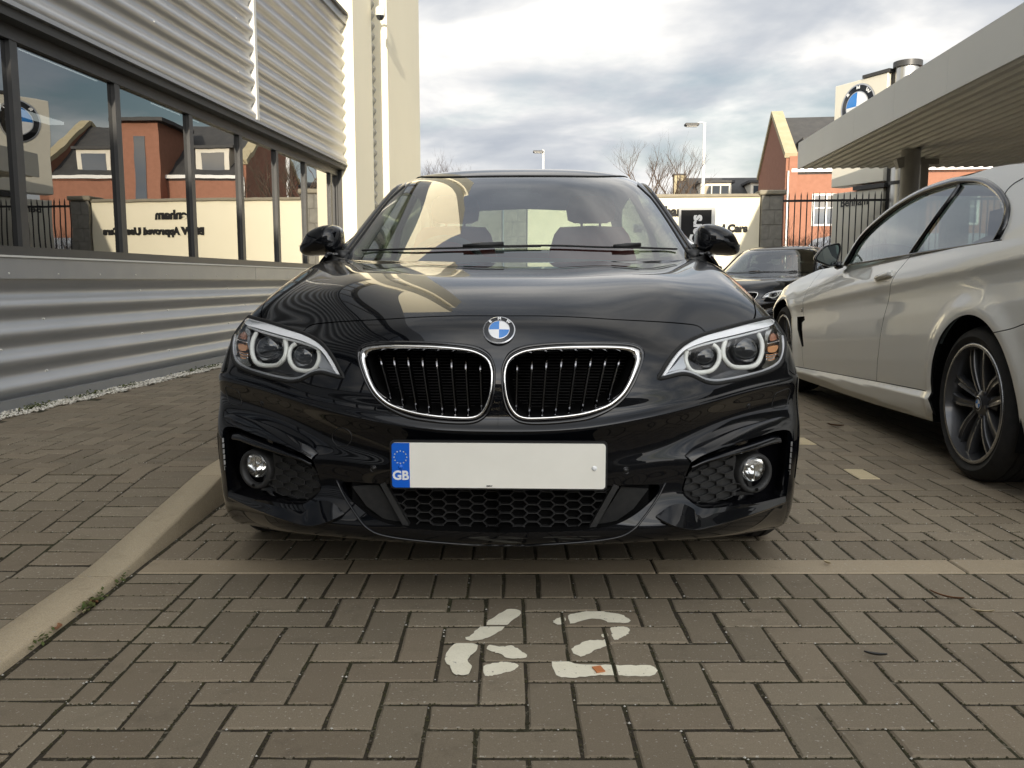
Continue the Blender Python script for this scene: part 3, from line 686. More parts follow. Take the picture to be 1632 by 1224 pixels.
    ribbon([(1200,300),(1232,270),(1262,262),(1246,300),(1226,345),(1218,420),(1200,470),(1186,480),(1192,400)], .026, .03, M['reflector'], 'side_trim')
    ribbon([(1316,300),(1342,330),(1358,400),(1356,470),(1338,540),(1322,520),(1334,460),(1336,400)], .014, .03, M['reflector'], 'side_trim')
    ribbon([(1205,560),(1240,570),(1295,555),(1325,545),(1290,600),(1220,640),(1160,640),(1185,600)], .022, .03, M['reflector'], 'indicator_reflector')
    ribbon([(330,610),(400,520),(432,500),(425,560),(440,640),(380,664),(290,690),(240,706)], .030, .02, M['silver'], 'inner_trim')
    # ---------------------------------------------------------------- lower intake
    itk = RG['itk'][:-1]
    def liner(mb):
        a = S.ev(itk[:, 0], itk[:, 1])-S.nrm(itk[:, 0], itk[:, 1])*.003; rows = [a]
        for d in (.03, .12): b = a.copy(); b[:, 1] += d; b[:, 2] = b[:, 2]*(1-.3*d)+.28*.3*d; rows.append(b)
        mb.grid(rows, 0, True)
    mb = MB(); liner(mb); m2 = MB(); liner(m2); flipx(m2); mb.add(m2.v, m2.f, 0, True); mb.box(-.40, .40, .15, .16, .20, .40)
    mb.build('intake_liner', [M['void']], car)
    def honey(mb, poly, fy, pw, ph, r, rot=False, depth=.012):
        # stretched six-sided cells inside poly (x,z); bars as flat-fronted strips
        P = np.array(poly); x0, z0 = P.min(0); x1, z1 = P.max(0); seen = set()
        if rot: P = P[:, ::-1]; x0, z0, x1, z1 = z0, x0, z1, x1
        j = 0; z = z0
        while z < z1+ph:
            x = x0+(pw*.75 if j % 2 else 0)
            while x < x1+pw:
                hx = [(x-pw/2, z), (x-pw*.25, z+ph/2), (x+pw*.25, z+ph/2), (x+pw/2, z), (x+pw*.25, z-ph/2), (x-pw*.25, z-ph/2)]
                for i in range(6):
                    a, b = hx[i], hx[(i+1) % 6]; k = tuple(sorted(((round(a[0], 4), round(a[1], 4)), (round(b[0], 4), round(b[1], 4)))))
                    if k in seen: continue
                    seen.add(k); mid = np.array([[(a[0]+b[0])/2, (a[1]+b[1])/2]])
                    if not inside(mid, P)[0]: continue
                    if rot: a, b = a[::-1], b[::-1]
                    A = Vector((a[0], fy(*a), a[1])); B = Vector((b[0], fy(*b), b[1])); d = (B-A); L = d.length; d.normalize(); w = Vector((0, 1, 0)).cross(d)
                    mb.obox((A+B)/2+Vector((0, depth/2, 0)), d*(L/2+r*.4), Vector((0, 1, 0))*(depth/2), w*r)
                x += pw*1.5
            z += ph/2; j += 1
    tl, bl = car_at(612, 774, .075), car_at(655, 843, .075)
    poly = [(-abs(tl[0]), tl[2]), (-abs(bl[0]), bl[2]), (abs(bl[0]), bl[2]), (abs(tl[0]), tl[2])]
    mb = MB(); honey(mb, poly, lambda x, z: .072, .046, .0225, .0013); g = mb.build('mesh_grille', [M['trim_dark']], car); g['kind'] = 'stuff'
    mb = MB(); mb.box(-.38, .38, .088, .091, .22, .37); mb.build('grille_backing', [M['void']], car)
    for sg in (1, -1):
        mb = MB(); a = Vector((sg*abs(tl[0]), .068, tl[2]+.01)); b = Vector((sg*abs(bl[0]), .068, bl[2]-.004)); d = (b-a).normalized(); mb.obox((a+b)/2, d*((b-a).length/2), Vector((0, .012, 0)), d.cross(Vector((0, 1, 0)))*.007); mb.build('grille_bar', [M['trim_dark']], car)
        mb = MB(); t = np.array([car_at(x, y, .085) for x, y in ((562,775),(604,772),(648,842),(612,826),(585,806))]); t[:, 0] *= -sg
        mb.prism([(q[0], q[2]) for q in t], lambda u, v, d: (u, .08+d, v), 0, .01); mb.build('duct_blank', [M['matt_black']], car)
    # ---------------------------------------------------------------- fog lamp pockets
    fogP = smooth_closed(FOG, 90); fogUV = inv(fogP)
    def pocket(mb):
        a = surf(None, -.004, fogUV); c = a.mean(0); rows = [a]
        for s, d in ((.97, .012), (.95, .045), (.93, .075)): b = a*s+c*(1-s); b[:, 1] += d; rows.append(b)
        mb.grid(rows, 0, True, True); n = len(a); mb.add(list(rows[-1])+[rows[-1].mean(0)], [(i, (i+1) % n, n) for i in range(n)])
    pockets = pair('fog_lamp_pocket', pocket, [M['gloss_black']])
    def blade(mb):
        up = smooth_open(Z_FOG([(462,452),(560,392),(700,340),(880,278),(1060,222),(1170,188),(1235,190)]), 30); lo = smooth_open(Z_FOG([(462,470),(560,425),(700,383),(880,335),(1060,288),(1180,250),(1255,240)]), 30)
        A = deep(up, .026); B = deep(lo, -.004); C = B+np.array([0, .002, -.006]); D = A+np.array([0, .0, -.02]); mb.grid([A, (A+B)/2+np.array([0, -.002, .003]), B, C, D], 0, True)
    def brow(mb):
        up = smooth_open([(1091,726),(1108,711),(1142,696.5),(1175,684),(1210,673.5),(1245,665),(1260,668)], 40); lo = smooth_open([(1102,735),(1120,724.5),(1150,712.5),(1180,701),(1210,690.5),(1240,681.5),(1260,681)], 40)
        U = surf(up, .0005); t = np.linspace(0, 1, 40); pr = (.024*np.minimum(1, t*5+.25))*np.minimum(1, (1-t)*8+.3)
        L = np.array([car_at(x, y, u[1]-p) for (x, y), u, p in zip(lo, U, pr)]); lo2 = np.array(lo)+np.array([0, 4]); B = surf(lo2, -.006)
        mb.grid([U+np.array([0, .004, .002]), U, U*.5+L*.5+np.array([0, -.0025, .0025]), L+np.array([0, .001, .001]), L+np.array([0, .0, -.002]), L+np.array([0, .004, -.004]), B], 0, True)
    pair('bumper_brow', brow, [M['black_paint']], angle=60)
    pair('pocket_blade', blade, [M['black_paint']], pockets)
    gp = smooth_closed(Z_FOG([(470,500),(600,450),(720,420),(850,375),(870,420),(850,560),(880,660),(840,740),(700,790),(560,810),(480,780),(410,720),(395,680),(420,590)]), 60)
    def fgrille(mb):
        ctr = deep([Z_FOG([(620,610)])[0]], .035)[0]; r = deep([Z_FOG([(830,560)])[0]], .045)[0]; k = (r[1]-ctr[1])/(r[0]-ctr[0])
        fy = lambda x, z: ctr[1]+k*(x-ctr[0])
        P = [(p[0], p[2]) for p in (car_at(x, y, fy(car_at(x, y, .1)[0], 0)) for x, y in gp)]
        honey(mb, P, fy, .0235, .048, .0009, rot=True, depth=.010)
        mb.prism(P, lambda u, v, d: (u, fy(u, v)+d, v), .011, .015)
    for o in pair('fog_grille', fgrille, [M['trim_dark']], pockets): o['kind'] = 'stuff'
    c0 = deep(Z_FOG([(1010,522)]), .040)[0]; c1 = deep(Z_FOG([(1003,482)]), .034)[0]
    tilt = Matrix.Rotation(R(22), 4, 'Z')
    def rotl(mb, c): mb.v = [tuple(tilt @ Vector((x-c[0], y-c[1], z-c[2]))+Vector(c)) for x, y, z in mb.v]
    def bezel(mb): mb.lathe([(.03, .060), (-.004, .056), (-.010, .051), (-.008, .042), (.010, .040)], 40, 'y', tuple(c0)); rotl(mb, c0); mb.lathe([(-.012, .0001), (-.012, .0045)], 12, 'y', (c0[0]+.006, c0[1]-.001, c0[2]-.043), 1)
    bz = pair('fog_lamp', bezel, [M['trim_dark'], M['void']], pockets)
    for o in bz: pass
    def flens(mb): mb.lathe([(-.012*math.cos(t), .0365*math.sin(t)) for t in np.linspace(0.02, PI/2, 8)]+[(.02, .038)], 40, 'y', tuple(c1)); rotl(mb, c1)
    def frefl(mb):
        mb.lathe([(.004, .036), (.022, .026), (.030, .012), (.030, .0001)], 32, 'y', tuple(c1))
        mb.lathe([(-.004, .0001), (-.002, .008), (.03, .009)], 16, 'y', (c1[0]+.002, c1[1]+.006, c1[2]), 0); mb.box(c1[0]+.004, c1[0]+.008, c1[1]+.002, c1[1]+.03, c1[2]-.03, c1[2]+.02); rotl(mb, c1)
    pair('fog_lens', flens, [M['lamp_glass']], pockets); pair('fog_reflector', frefl, [M['reflector']], pockets, angle=40)
    def vents(mb):
        for k in range(6):
            q = deep(Z_FOG([(1345-k*4, 262+k*50)]), .008)[0]; mb.obox(q, Vector((.0016, .006, 0)), Vector((.002, -.001, 0)), Vector((0, 0, .0062)))
    pair('curtain_vent', vents, [M['silver']], pockets)
    # ---------------------------------------------------------------- sensors, covers
    for px, rr in (((998, 750), .0085), ((1193, 647), .0095)):
        uv = inv([px])[0]; p = Vector(S.ev(*uv)); n = Vector(S.nrm(*uv)); q = n.to_track_quat('Z', 'X').to_matrix().to_4x4()
        for sg in (1, -1):
            mb = MB(); mb.lathe([(.0012, .0001), (.001, rr*.75), (-.001, rr*.8)], 20, 'z'); mb.lathe([(-.0005, rr*.85), (.0012, rr*.95), (.0, rr*1.1)], 24, 'z', mi=1)
            o = mb.build('parking_sensor', [M['satin_black'], M['gloss_black']], car); mm = Matrix.Translation(p) @ q
            o.matrix_local = mm if sg > 0 else Matrix.Scale(-1, 4, (1, 0, 0)) @ mm @ Matrix.Scale(-1, 4, (1, 0, 0))
    mb = MB(); cpx = [(1051+17*math.cos(t), 700+15*math.sin(t)) for t in np.linspace(0, 2*PI, 40, endpoint=False)]; pts = surf(cpx, .0); pts[:, 0] *= -1; mb.tube(pts, .0013, 6, closed=True); mb.build('tow_eye_cover', [M['satin_black']], car)
    wp = smooth_closed(Z_LAMP([(1270,1000),(1300,900),(1340,872),(1440,845),(1425,950),(1400,1015),(1320,1030),(1275,1025)]), 40)
    pair('washer_cover', lambda mb: mb.tube(surf(wp, 0), .0012, 6, closed=True), [M['satin_black']])
    # centre lip: the sharp rolled edge round the lower intake
    lo = np.array(INT_OUT, float); lo[:, 0] = 1594-lo[:, 0]; lip_p = smooth_open([tuple(q) for q in lo], 44)
    def lip(mb):
        p = surf(lip_p, .0015); p[0, 0] = 0; nrm = np.array([0, -1., 0]); mb.tube(p, [.0042*(1-.45*k/43) for k in range(44)], 8)
    pair('front_lip', lip, [BP])
    spl = smooth_open([(1046,823),(1060,829),(1080,836),(1098,840),(1117,839.5),(1150,831.5),(1182,822.5),(1220,810.5),(1252,799)], 50)
    spu = smooth_open([(1050,818),(1060,809),(1072,802),(1090,800),(1107,808),(1112,818),(1150,814),(1190,806),(1225,798),(1253,791)], 50)
    def splitter(mb):
        U = surf(spu, -.002); E = surf(spl, .0); t = np.linspace(0, 1, 50)[:, None]; E = E+np.array([0, -1, 0])*(.022*(1-t)**.8+.004)*np.minimum(1, t*8+.15); B = surf(spl, -.003)+np.array([0, .004, -.012])
        mb.grid([U, U*.5+E*.5+np.array([0, -.002, .001]), E+np.array([0, .0015, .0012]), E, E+np.array([0, .001, -.003]), B], 0, True)
    pair('splitter', splitter, [BP], angle=50)
    # ---------------------------------------------------------------- number plate
    pl = empty('number_plate', (0.002, -.014, .4075)); pl.parent = car
    def rrect(w, h, r, k=6): return [(sx*(w/2-r)+r*math.cos(a), sy*(h/2-r)+r*math.sin(a)) for sx, sy, a0 in ((1, 1, 0), (-1, 1, PI/2), (-1, -1, PI), (1, -1, 1.5*PI)) for a in np.linspace(a0, a0+PI/2, k)]
    mb = MB(); mb.prism(rrect(.520, .111, .008), lambda u, v, d: (u, d, v), 0, .004); mb.build('plate_panel', [M['plate_white']], pl)
    mb = MB(); mb.prism(rrect(.530, .121, .010), lambda u, v, d: (u, d, v), .0045, .016); mb.build('plate_holder', [M['satin_black']], pl)
    band = [(-.2162, .0555)]+[q for q in rrect(.520, .111, .008) if q[0] < 0]+[(-.2162, -.0555)]; mb = MB(); mb.prism(band, lambda u, v, d: (u, d, v), -.0007, -.0002); bb = mb.build('blue_band', [M['plate_blue']], pl)
    RX = Matrix.Rotation(PI/2, 4, 'X')
    text_obj('band_text', 'GB', .031, M['white_print'], pl, Matrix.Translation((-.2385, -.0012, -.026)) @ RX, extrude=.0003, bold=.0011)
    mb = MB()
    for k in range(12):
        a = 2*PI*k/12; cx, cz = -.2385+.0155*math.cos(a), .020+.0155*math.sin(a); star = [(cx+(.0021 if i % 2 == 0 else .0009)*math.sin(i*PI/5), cz+(.0021 if i % 2 == 0 else .0009)*math.cos(i*PI/5)) for i in range(10)]
        mb.prism(star, lambda u, v, d: (u, d, v), -.0012, -.0006)
    mb.build('star_ring', [M['star']], pl)
    text_obj('dealer_print', 'BMW', .006, M['black_print'], pl, Matrix.Translation((-.0215, -.0006, -.0505)) @ RX, extrude=.0002, bold=.0001)
    for x, m in ((.233, 'white_print'), (-.2385, 'plate_blue')):
        mb = MB(); mb.lathe([(-.0035, .0001), (-.003, .004), (-.001, .0062), (0, .0065)], 20, 'y', (x, -.0002, -.0045)); mb.build('screw_cap', [M[m]], pl)
    # ---------------------------------------------------------------- greenhouse
    G = BSurf([
     [(0,1.30,.90),(.25,1.315,.90),(.45,1.36,.91),(.60,1.43,.92),(.70,1.52,.935),(.757,1.60,.945)],
     [(0,1.62,1.088),(.25,1.63,1.086),(.43,1.665,1.083),(.57,1.72,1.08),(.66,1.79,1.08),(.713,1.86,1.082)],
     [(0,1.88,1.235),(.24,1.885,1.233),(.41,1.915,1.225),(.54,1.96,1.216),(.62,2.02,1.208),(.668,2.08,1.205)],
     [(0,2.10,1.347),(.22,2.105,1.345),(.38,2.125,1.336),(.50,2.155,1.324),(.578,2.2,1.31),(.626,2.25,1.298)],
     [(0,2.35,1.412),(.22,2.35,1.41),(.38,2.36,1.40),(.49,2.37,1.384),(.563,2.39,1.362),(.606,2.41,1.336)],
     [(0,2.75,1.43),(.22,2.75,1.428),(.38,2.75,1.418),(.48,2.75,1.40),(.55,2.75,1.374),(.597,2.75,1.337)],
     [(0,3.15,1.395),(.22,3.15,1.393),(.37,3.15,1.383),(.47,3.14,1.365),(.54,3.12,1.338),(.587,3.1,1.303)],
     [(0,3.4,1.335),(.22,3.4,1.333),(.37,3.39,1.32),(.47,3.37,1.305),(.535,3.34,1.28),(.582,3.3,1.252)],
     [(0,3.68,1.19),(.22,3.68,1.188),(.38,3.67,1.176),(.50,3.64,1.157),(.57,3.6,1.135),(.62,3.55,1.11)],
     [(0,3.95,1.045),(.24,3.95,1.043),(.42,3.93,1.035),(.55,3.9,1.02),(.63,3.86,1.005),(.69,3.8,.99)]], fit=2, sg=-1)
    ws_px = [(1003,289.5),(1012,292.5),(1019,297),(1030,307),(1040,317),(1058,342),(1076,370),(1096,402)]
    wsr = G.invert(car_pix, smooth_open(ws_px, 30)); tu = np.linspace(0, 1, 16); top = np.stack([wsr[0, 0]*.985*tu, 3.03+(wsr[0, 1]-3.03)*tu**3], 1)
    e = wsr[-1]; wsp = np.vstack([top, wsr, [[e[0]+.12, max(e[1]-.15, .06)], [4.55, .03], [0, .03]]])
    rw = np.array([(0, 7.12), (2, 7.12), (3.6, 7.16), (4.05, 7.3), (4.2, 7.6), (4.15, 8.4), (4.0, 8.8), (3, 8.86), (0, 8.86)], float)
    gu, gv = np.meshgrid(np.linspace(0, 5, 61), np.linspace(0, 9, 130)); dm = np.stack([gu.ravel(), gv.ravel()], 1)
    rail = []
    def keepg(c):
        ids = np.zeros(len(c), int); ids[inside(c, wsp)] = 1; ids[inside(c, rw)] = 2; return ids
    rf, ws, rwm = MB(), MB(), MB(); mf = lambda c: G.ev(c[:, 0], c[:, 1]); nf = lambda c: G.nrm(c[:, 0], c[:, 1])
    cdt_panel(mf, nf, dm, [(wsp, True), (rw, True)], keepg, {0: (rf, rf)}, rim=.02, thick_skip=lambda a, b: abs(a[0]) < 1e-6 and abs(b[0]) < 1e-6)
    ins = lambda c: mf(c)-nf(c)*.003
    cdt_panel(ins, nf, dm, [(wsp, True), (rw, True)], keepg, {1: (ws, ws), 2: (rwm, rwm)}, rim=0)
    rf.build('roof', [BP], car); ws.build('windscreen', [M['screen_glass']], car); rwm.build('rear_window', [M['rear_glass']], car)
    # dark ceramic border of the screen and its rubber seal
    cen = np.array([1.2, 1.8]); inner = wsp.copy(); k = len(top)
    seal = MB(); lp = np.vstack([top, wsr]); q = mf(lp); n = nf(lp); seal.tube(q-n*.002, .0045, 6); m2 = MB(); m2.tube(q-n*.002, .0045, 6); flipx(m2); seal.add(m2.v, m2.f, 0, True); seal.build('screen_seal', [M['matt_black']], car)
    frit = MB()
    inn = lp.copy(); inn[:k, 1] -= .10; inn[k:, 0] -= .20; inn[k:, 1] -= .05; t = np.linspace(0, 1, 6); inn[k:k+6] = (1-t[:, None])*np.array([inn[k+6, 0], inn[k-1, 1]])+t[:, None]*inn[k+6]
    A = mf(lp)-nf(lp)*.005; B = mf(inn)-nf(inn)*.005; frit.grid([A, B]); m2 = MB(); m2.grid([A, B]); flipx(m2); frit.add(m2.v, m2.f, 0, True); frit.build('screen_border', [M['matt_black']], car)
    # ---------------------------------------------------------------- flanks and tail
    prof = [(.800, .965), (.845, .90), (.853, .80), (.862, .70), (.872, .62), (.88, .55), (.885, .45), (.887, .35), (.885, .25), (.875, .17), (.85, .14)]
    net = []
    for (x, z) in prof:
        row = []
        for y, sx, dz in ((1.545, 1, 0), (2.1, 1.0, .005), (2.7, 1.0, .012), (3.3, 1.005, .02), (3.8, .985, .03), (4.15, .94, .035), (4.33, .80, .04), (4.41, .5, .04), (4.43, .25, .04), (4.435, 0, .04)):
            k = max(0, (z-.5)/.47); row.append((x*sx, y-(.12*k*k if y > 4 else 0), z+dz*k+(.10*(1-z/.5)*(y > 4.1) if z < .5 else 0)))
        net.append(row)
    B = BSurf(net, fit=2, mirror=False)
    gu, gv = np.meshgrid(np.linspace(0, 9, 91), np.linspace(0, 10, 71)); dm = np.stack([gu.ravel(), gv.ravel()], 1); gu, gv, gpp = B.grid_cache()
    yz = lambda p: p[..., 1:]
    ac = B.invert(yz, [(3.48+.36*math.cos(t), .32+.36*math.sin(t)) for t in np.linspace(-.25*PI, 1.25*PI, 60)], gu < 5); ac = np.vstack([ac, [[ac[-1, 0], 10.2], [ac[0, 0], 10.2]]])
    dl = B.invert(yz, [(2.86, .96), (2.88, .8), (2.90, .6), (2.86, .42), (2.80, .27)], gu < 5); dl[0, 1] = 0
    gap = np.vstack([dl+[.008, 0], (dl-[.008, 0])[::-1]]); dsill = B.invert(yz, [(1.56, .25), (2.80, .27)], gu < 5); dsill[0, 0] = 0
    gap2 = np.vstack([dsill+[0, .04], (dsill-[0, .04])[::-1]]); door = np.vstack([dl, [[0, dsill[0, 1]], [0, -1]]])
    def keepb(c):
        ids = np.zeros(len(c), int); ids[inside(c, door)] = 1
        for h in (ac, gap, gap2): ids[inside(c, h)] = -1
        return ids
    qm, dr, dlm = MB(), MB(), MB()
    cdt_panel(lambda c: B.ev(c[:, 0], c[:, 1]), lambda c: B.nrm(c[:, 0], c[:, 1]), dm, [(ac, True), (gap, True), (gap2, True)], keepb, {0: (qm, qm), 1: (dr, dlm)}, rim=.012)
    qm.build('rear_body', [BP], car); doors = [dr.build('door', [BP], car), dlm.build('door', [BP], car)]
    # boot lid, side glass, belt line
    mb = MB(); rear_edge = [B.ev(u, 0.) for u in np.linspace(5, 9, 9)]; gl = [G.ev(u, 9.) for u in np.linspace(5, 0, 9)]
    rows = []
    for s in np.linspace(0, 1, 6): rows.append([np.array(g)*(1-s)+np.array(r)*s+np.array([0, 0, .015*math.sin(PI*s)]) for g, r in zip(gl, rear_edge)])
    mb.grid(rows); m2 = MB(); m2.grid(rows); flipx(m2); mb.add(m2.v, m2.f, 0, True); mb.build('boot_lid', [BP], car)
    tv = np.linspace(.15, 8.9, 40); topl = G.ev(np.full(40, 5.), tv); bu = np.interp(tv, [.15, 8.9], [.02, 5]); belt = B.ev(bu, np.zeros(40)); belt[:, 0] -= .004
    def sideglass(mb): mb.grid([topl-np.array([.004, 0, 0]), (topl+belt)/2+np.array([.025, 0, 0]), belt])
    pair('side_window', sideglass, [M['side_glass']])
    def frame(mb): mb.tube(topl, .011, 8); mb.tube(belt, .009, 8); mb.tube([G.ev(5., 0.2), (.79, 1.62, .96)], .012, 6); i = 22; mb.tube([topl[i], (topl[i]+belt[i])/2+np.array([.026, 0, 0]), belt[i]], .022, 6)
    pair('window_trim', frame, [M['gloss_black']])
    # inner panel closing the wing top to the A pillar
    def fill(mb):
        A = S.ev(np.linspace(5.0, 10, 14), np.zeros(14)); Bq = np.array([G.ev(5., .1)]*14); t = np.linspace(0, 1, 14)[:, None]; Bq = np.array(G.ev(5., .05))*(1-t)+np.array(B.ev(.1, 0.))*t; mb.grid([A, Bq])
    pair('cowl_corner', fill, [M['satin_black']])
    # ---------------------------------------------------------------- door mirrors
    MIR = [(1110,372),(1112,364),(1117,359.5),(1126,357),(1143,358.5),(1161,365.5),(1171,373.5),(1178,386),(1181.5,394),(1180.5,401),(1172,406.5),(1150,406),(1122,404.5),(1112,401),(1109,388)]
    mp = smooth_closed(MIR, 56); ym = 1.74; m3 = np.array([car_at(x, y, ym) for x, y in mp]); mc = m3.mean(0); mc[0] += .01
    def cap(mb):
        rows = []
        for s, d in ((1, .075), (1.0, .03), (.985, .0), (.93, -.028), (.80, -.053), (.58, -.073), (.3, -.083), (.02, -.086)):
            b = m3*s+mc*(1-s); b[:, 1] = ym+d+.28*(b[:, 0]-mc[0])*1.0; rows.append(b)
        mb.grid(rows, 0, True, True)
    mirrors = pair('door_mirror', cap, [BP])
    def foot(mb):
        p = [(1112,404),(1086,408),(1072,412)]; mb.tube([car_at(1128,403,1.75), car_at(1108,404.5,1.72), car_at(1096,407,1.66), (.76,1.62,.955)], [.030, .026, .026, .03], 10)
    pair('mirror_foot', foot, [M['satin_black']], mirrors)
    def blink(mb):
        P = smooth_open([(1150,395.5),(1160,393),(1172,391.5),(1178,391.5)], 14); q = [car_at(x, y, ym-.062+.28*(car_at(x, y, ym)[0]-mc[0])+.0009*max(0, x-1160)**1.25) for x, y in P]; mb.tube(q, .0055, 8)
    pair('mirror_indicator', blink, [M['silver']], mirrors)
    def mglass(mb):
        b = (m3*.9+mc*.1); b[:, 1] = ym+.06+.28*(b[:, 0]-mc[0]); n = len(b); mb.add(list(b)+[b.mean(0)], [(i, (i+1) % n, n) for i in range(n)])
    pair('mirror_glass', mglass, [M['chrome']], mirrors)
    def seam(mb):
        P = smooth_open([(1112,397),(1140,399.5),(1165,399.5),(1180,397)], 16); mb.tube([car_at(x, y, ym-.045+.28*(car_at(x, y, ym)[0]-mc[0])) for x, y in P], .004, 6)
    # ---------------------------------------------------------------- wipers
    def on_screen(px, lift):
        mx = car_at(px[0], px[1], 1.45)[0]; sgn = 1 if mx >= 0 else -1
        uv = G.invert(lambda p: car_pix(p*np.array([sgn, 1, 1])), [px], G.grid_cache()[1] < 4)[0]; return (G.ev(*uv)+G.nrm(*uv)*lift)*np.array([sgn, 1, 1])
    for arm, bl in (([(738, 397), (768, 395), (803, 393.5)], [(578, 401), (650, 399), (720, 397.5), (800, 395.5), (862, 394.5)]), ([(977, 397), (998, 396), (1019, 395)], [(800, 394.5), (880, 393.5), (960, 396), (1020, 397), (1078, 399)])):
        mb = MB(); mb.tube([on_screen(p, .014) for p in arm], [.006, .010, .009], 8); w = mb.build('wiper', [M['satin_black']], car)
        mb = MB(); mb.tube(smooth_open([tuple(on_screen(p, .006)) for p in bl], 24), .0042, 6); mb.build('wiper_blade', [M['matt_black']], w)
    # ---------------------------------------------------------------- cabin
    mb = MB(); rows = []
    for y, z in ((1.42, .90), (1.55, .935), (1.8, .955), (1.98, .945), (2.05, .88), (2.08, .6)): rows.append([(x, y+.0*abs(x), z-.03*(abs(x)/.7)**2+(.035*math.exp(-((x+.36)/.17)**2) if y > 1.7 else 0)) for x in np.linspace(-.7, .7, 25)])
    mb.grid(rows); mb.build('dashboard', [M['cabin_black']], car)
    mb = MB(); mb.tube([(-.355+.185*math.cos(t), 2.16-.07*math.sin(t), .885+.172*math.sin(t)) for t in np.linspace(0, 2*PI, 40, endpoint=False)], .016, 8, closed=True); mb.lathe([(-.03, .001), (-.03, .06), (.02, .07)], 20, 'y', (-.355, 2.16, .885))
    for t in (0.1, PI-.1, -PI/2): mb.tube([(-.355, 2.15, .885), (-.355+.18*math.cos(t), 2.16-.07*math.sin(t), .885+.17*math.sin(t))], .018, 6)
    mb.build('steering_wheel', [M['cabin_grey']], car)
    def seat(mb, x, y):
        rows = []
        for z, w, d, b in ((.50, .23, .06, 0), (.6, .26, .10, .01), (.8, .255, .11, .035), (.98, .235, .10, .08), (1.10, .20, .075, .125), (1.14, .17, .05, .145)):
            rows.append([(x+w*math.copysign(abs(math.cos(t))**.6, math.cos(t)), y+b+d*math.copysign(abs(math.sin(t))**.7, math.sin(t))+.05*(abs(math.cos(t))**4)*(-1), z) for t in np.linspace(0, 2*PI, 28, endpoint=False)])
        mb.grid(rows, 0, True, True); n = 28; mb.add(rows[-1]+[tuple(np.mean(rows[-1], 0)+np.array([0, 0, .01]))], [(i, (i+1) % n, n) for i in range(n)], 0, True); mb.box(x-.24, x+.24, y-.42, y, .35, .52, bev=.05)
    def hrest(mb, x, y):
        rows = []
        for z, w, d in ((1.165, .09, .03), (1.18, .125, .045), (1.24, .135, .05), (1.29, .12, .042), (1.31, .09, .02)): rows.append([(x+w*math.copysign(abs(math.cos(t))**.6, math.cos(t)), y+.15+d*math.copysign(abs(math.sin(t))**.8, math.sin(t)), z) for t in np.linspace(0, 2*PI, 24, endpoint=False)])
        mb.grid(rows, 0, True, True); mb.add(rows[-1]+[tuple(np.mean(rows[-1], 0))], [(i, (i+1) % 24, 24) for i in range(24)], 0, True); mb.tube([(x-.05, y+.15, 1.1), (x-.05, y+.15, 1.2)], .007, 6); mb.tube([(x+.05, y+.15, 1.1), (x+.05, y+.15, 1.2)], .007, 6)
    for x in (-.37, .37):
        mb = MB(); seat(mb, x, 2.55); s = mb.build('seat', [M['red_leather']], car); mb = MB(); hrest(mb, x, 2.55); mb.build('headrest', [M['red_leather']], s)
    mb = MB(); mb.box(-.6, .6, 3.15, 3.35, .5, 1.02, bev=.06); s = mb.build('rear_seat', [M['red_leather']], car)
    for x in (-.33, .33): mb = MB(); mb.box(x-.13, x+.13, 3.33, 3.42, 1.01, 1.13, bev=.035); mb.build('headrest', [M['red_leather']], s)
    mb = MB(); mb.box(-.68, .68, 3.35, 3.9, .98, 1.0); mb.build('parcel_shelf', [M['cabin_black']], car)
    mb = MB(); rows = [[np.array(G.ev(u, v))-np.array([0, 0, .045]) for u in np.linspace(0, 4.6, 8)] for v in np.linspace(3.5, 6.9, 8)]; mb.grid(rows); m2 = MB(); m2.grid(rows); flipx(m2); mb.add(m2.v, m2.f); mb.build('headlining', [M['cabin_pale']], car)
    mb = MB(); q = [car_at(x, y, 2.17) for x, y in ((803,285),(848,285),(842,311),(811,311))]; mb.prism([(p[0], p[2]) for p in q], lambda u, v, d: (u, 2.17+d-(v-1.33)*.0, v), -.02, .03); mb.build('mirror_mount', [M['cabin_grey']], car)
    mb = MB(); mb.box(-.14, .10, 2.06, 2.10, 1.20, 1.265, bev=.015); mb.build('rear_view_mirror', [M['cabin_black']], car)
    mb = MB(); mb.box(-.82, .82, .95, 4.2, .16, .30); mb.box(-.62, .62, .42, .95, .18, .5); mb.box(-.62, .62, .6, 1.3, .3, .70); mb.box(-.66, .66, 1.42, 1.5, .3, .88); mb.build('underbody', [M['void']], car)
    for sg in (1, -1):
        for y in (.82, 3.48):
            mb = MB(); tt = np.linspace(-.1*PI, 1.1*PI, 30); mb.grid([[(x, y+r*math.cos(t), .318+r*math.sin(t)) for t in tt] for x, r in ((sg*.862, .345), (sg*.84, .352), (sg*.62, .352), (sg*.62, .001))]); mb.build('wheel_arch', [M['void']], car)
            make_wheel(car, (sg*.762, y, .318), .318, .235, .225, flip=sg > 0)
    q = G.ev(*G.invert(car_pix, [(978, 390)])[0])
    mb = MB(); mb.box(q[0]-.03, q[0]+.03, q[1]+.02, q[1]+.022, q[2]-.012, q[2]+.03); mb.build('permit', [M['paper']], car)
    return car
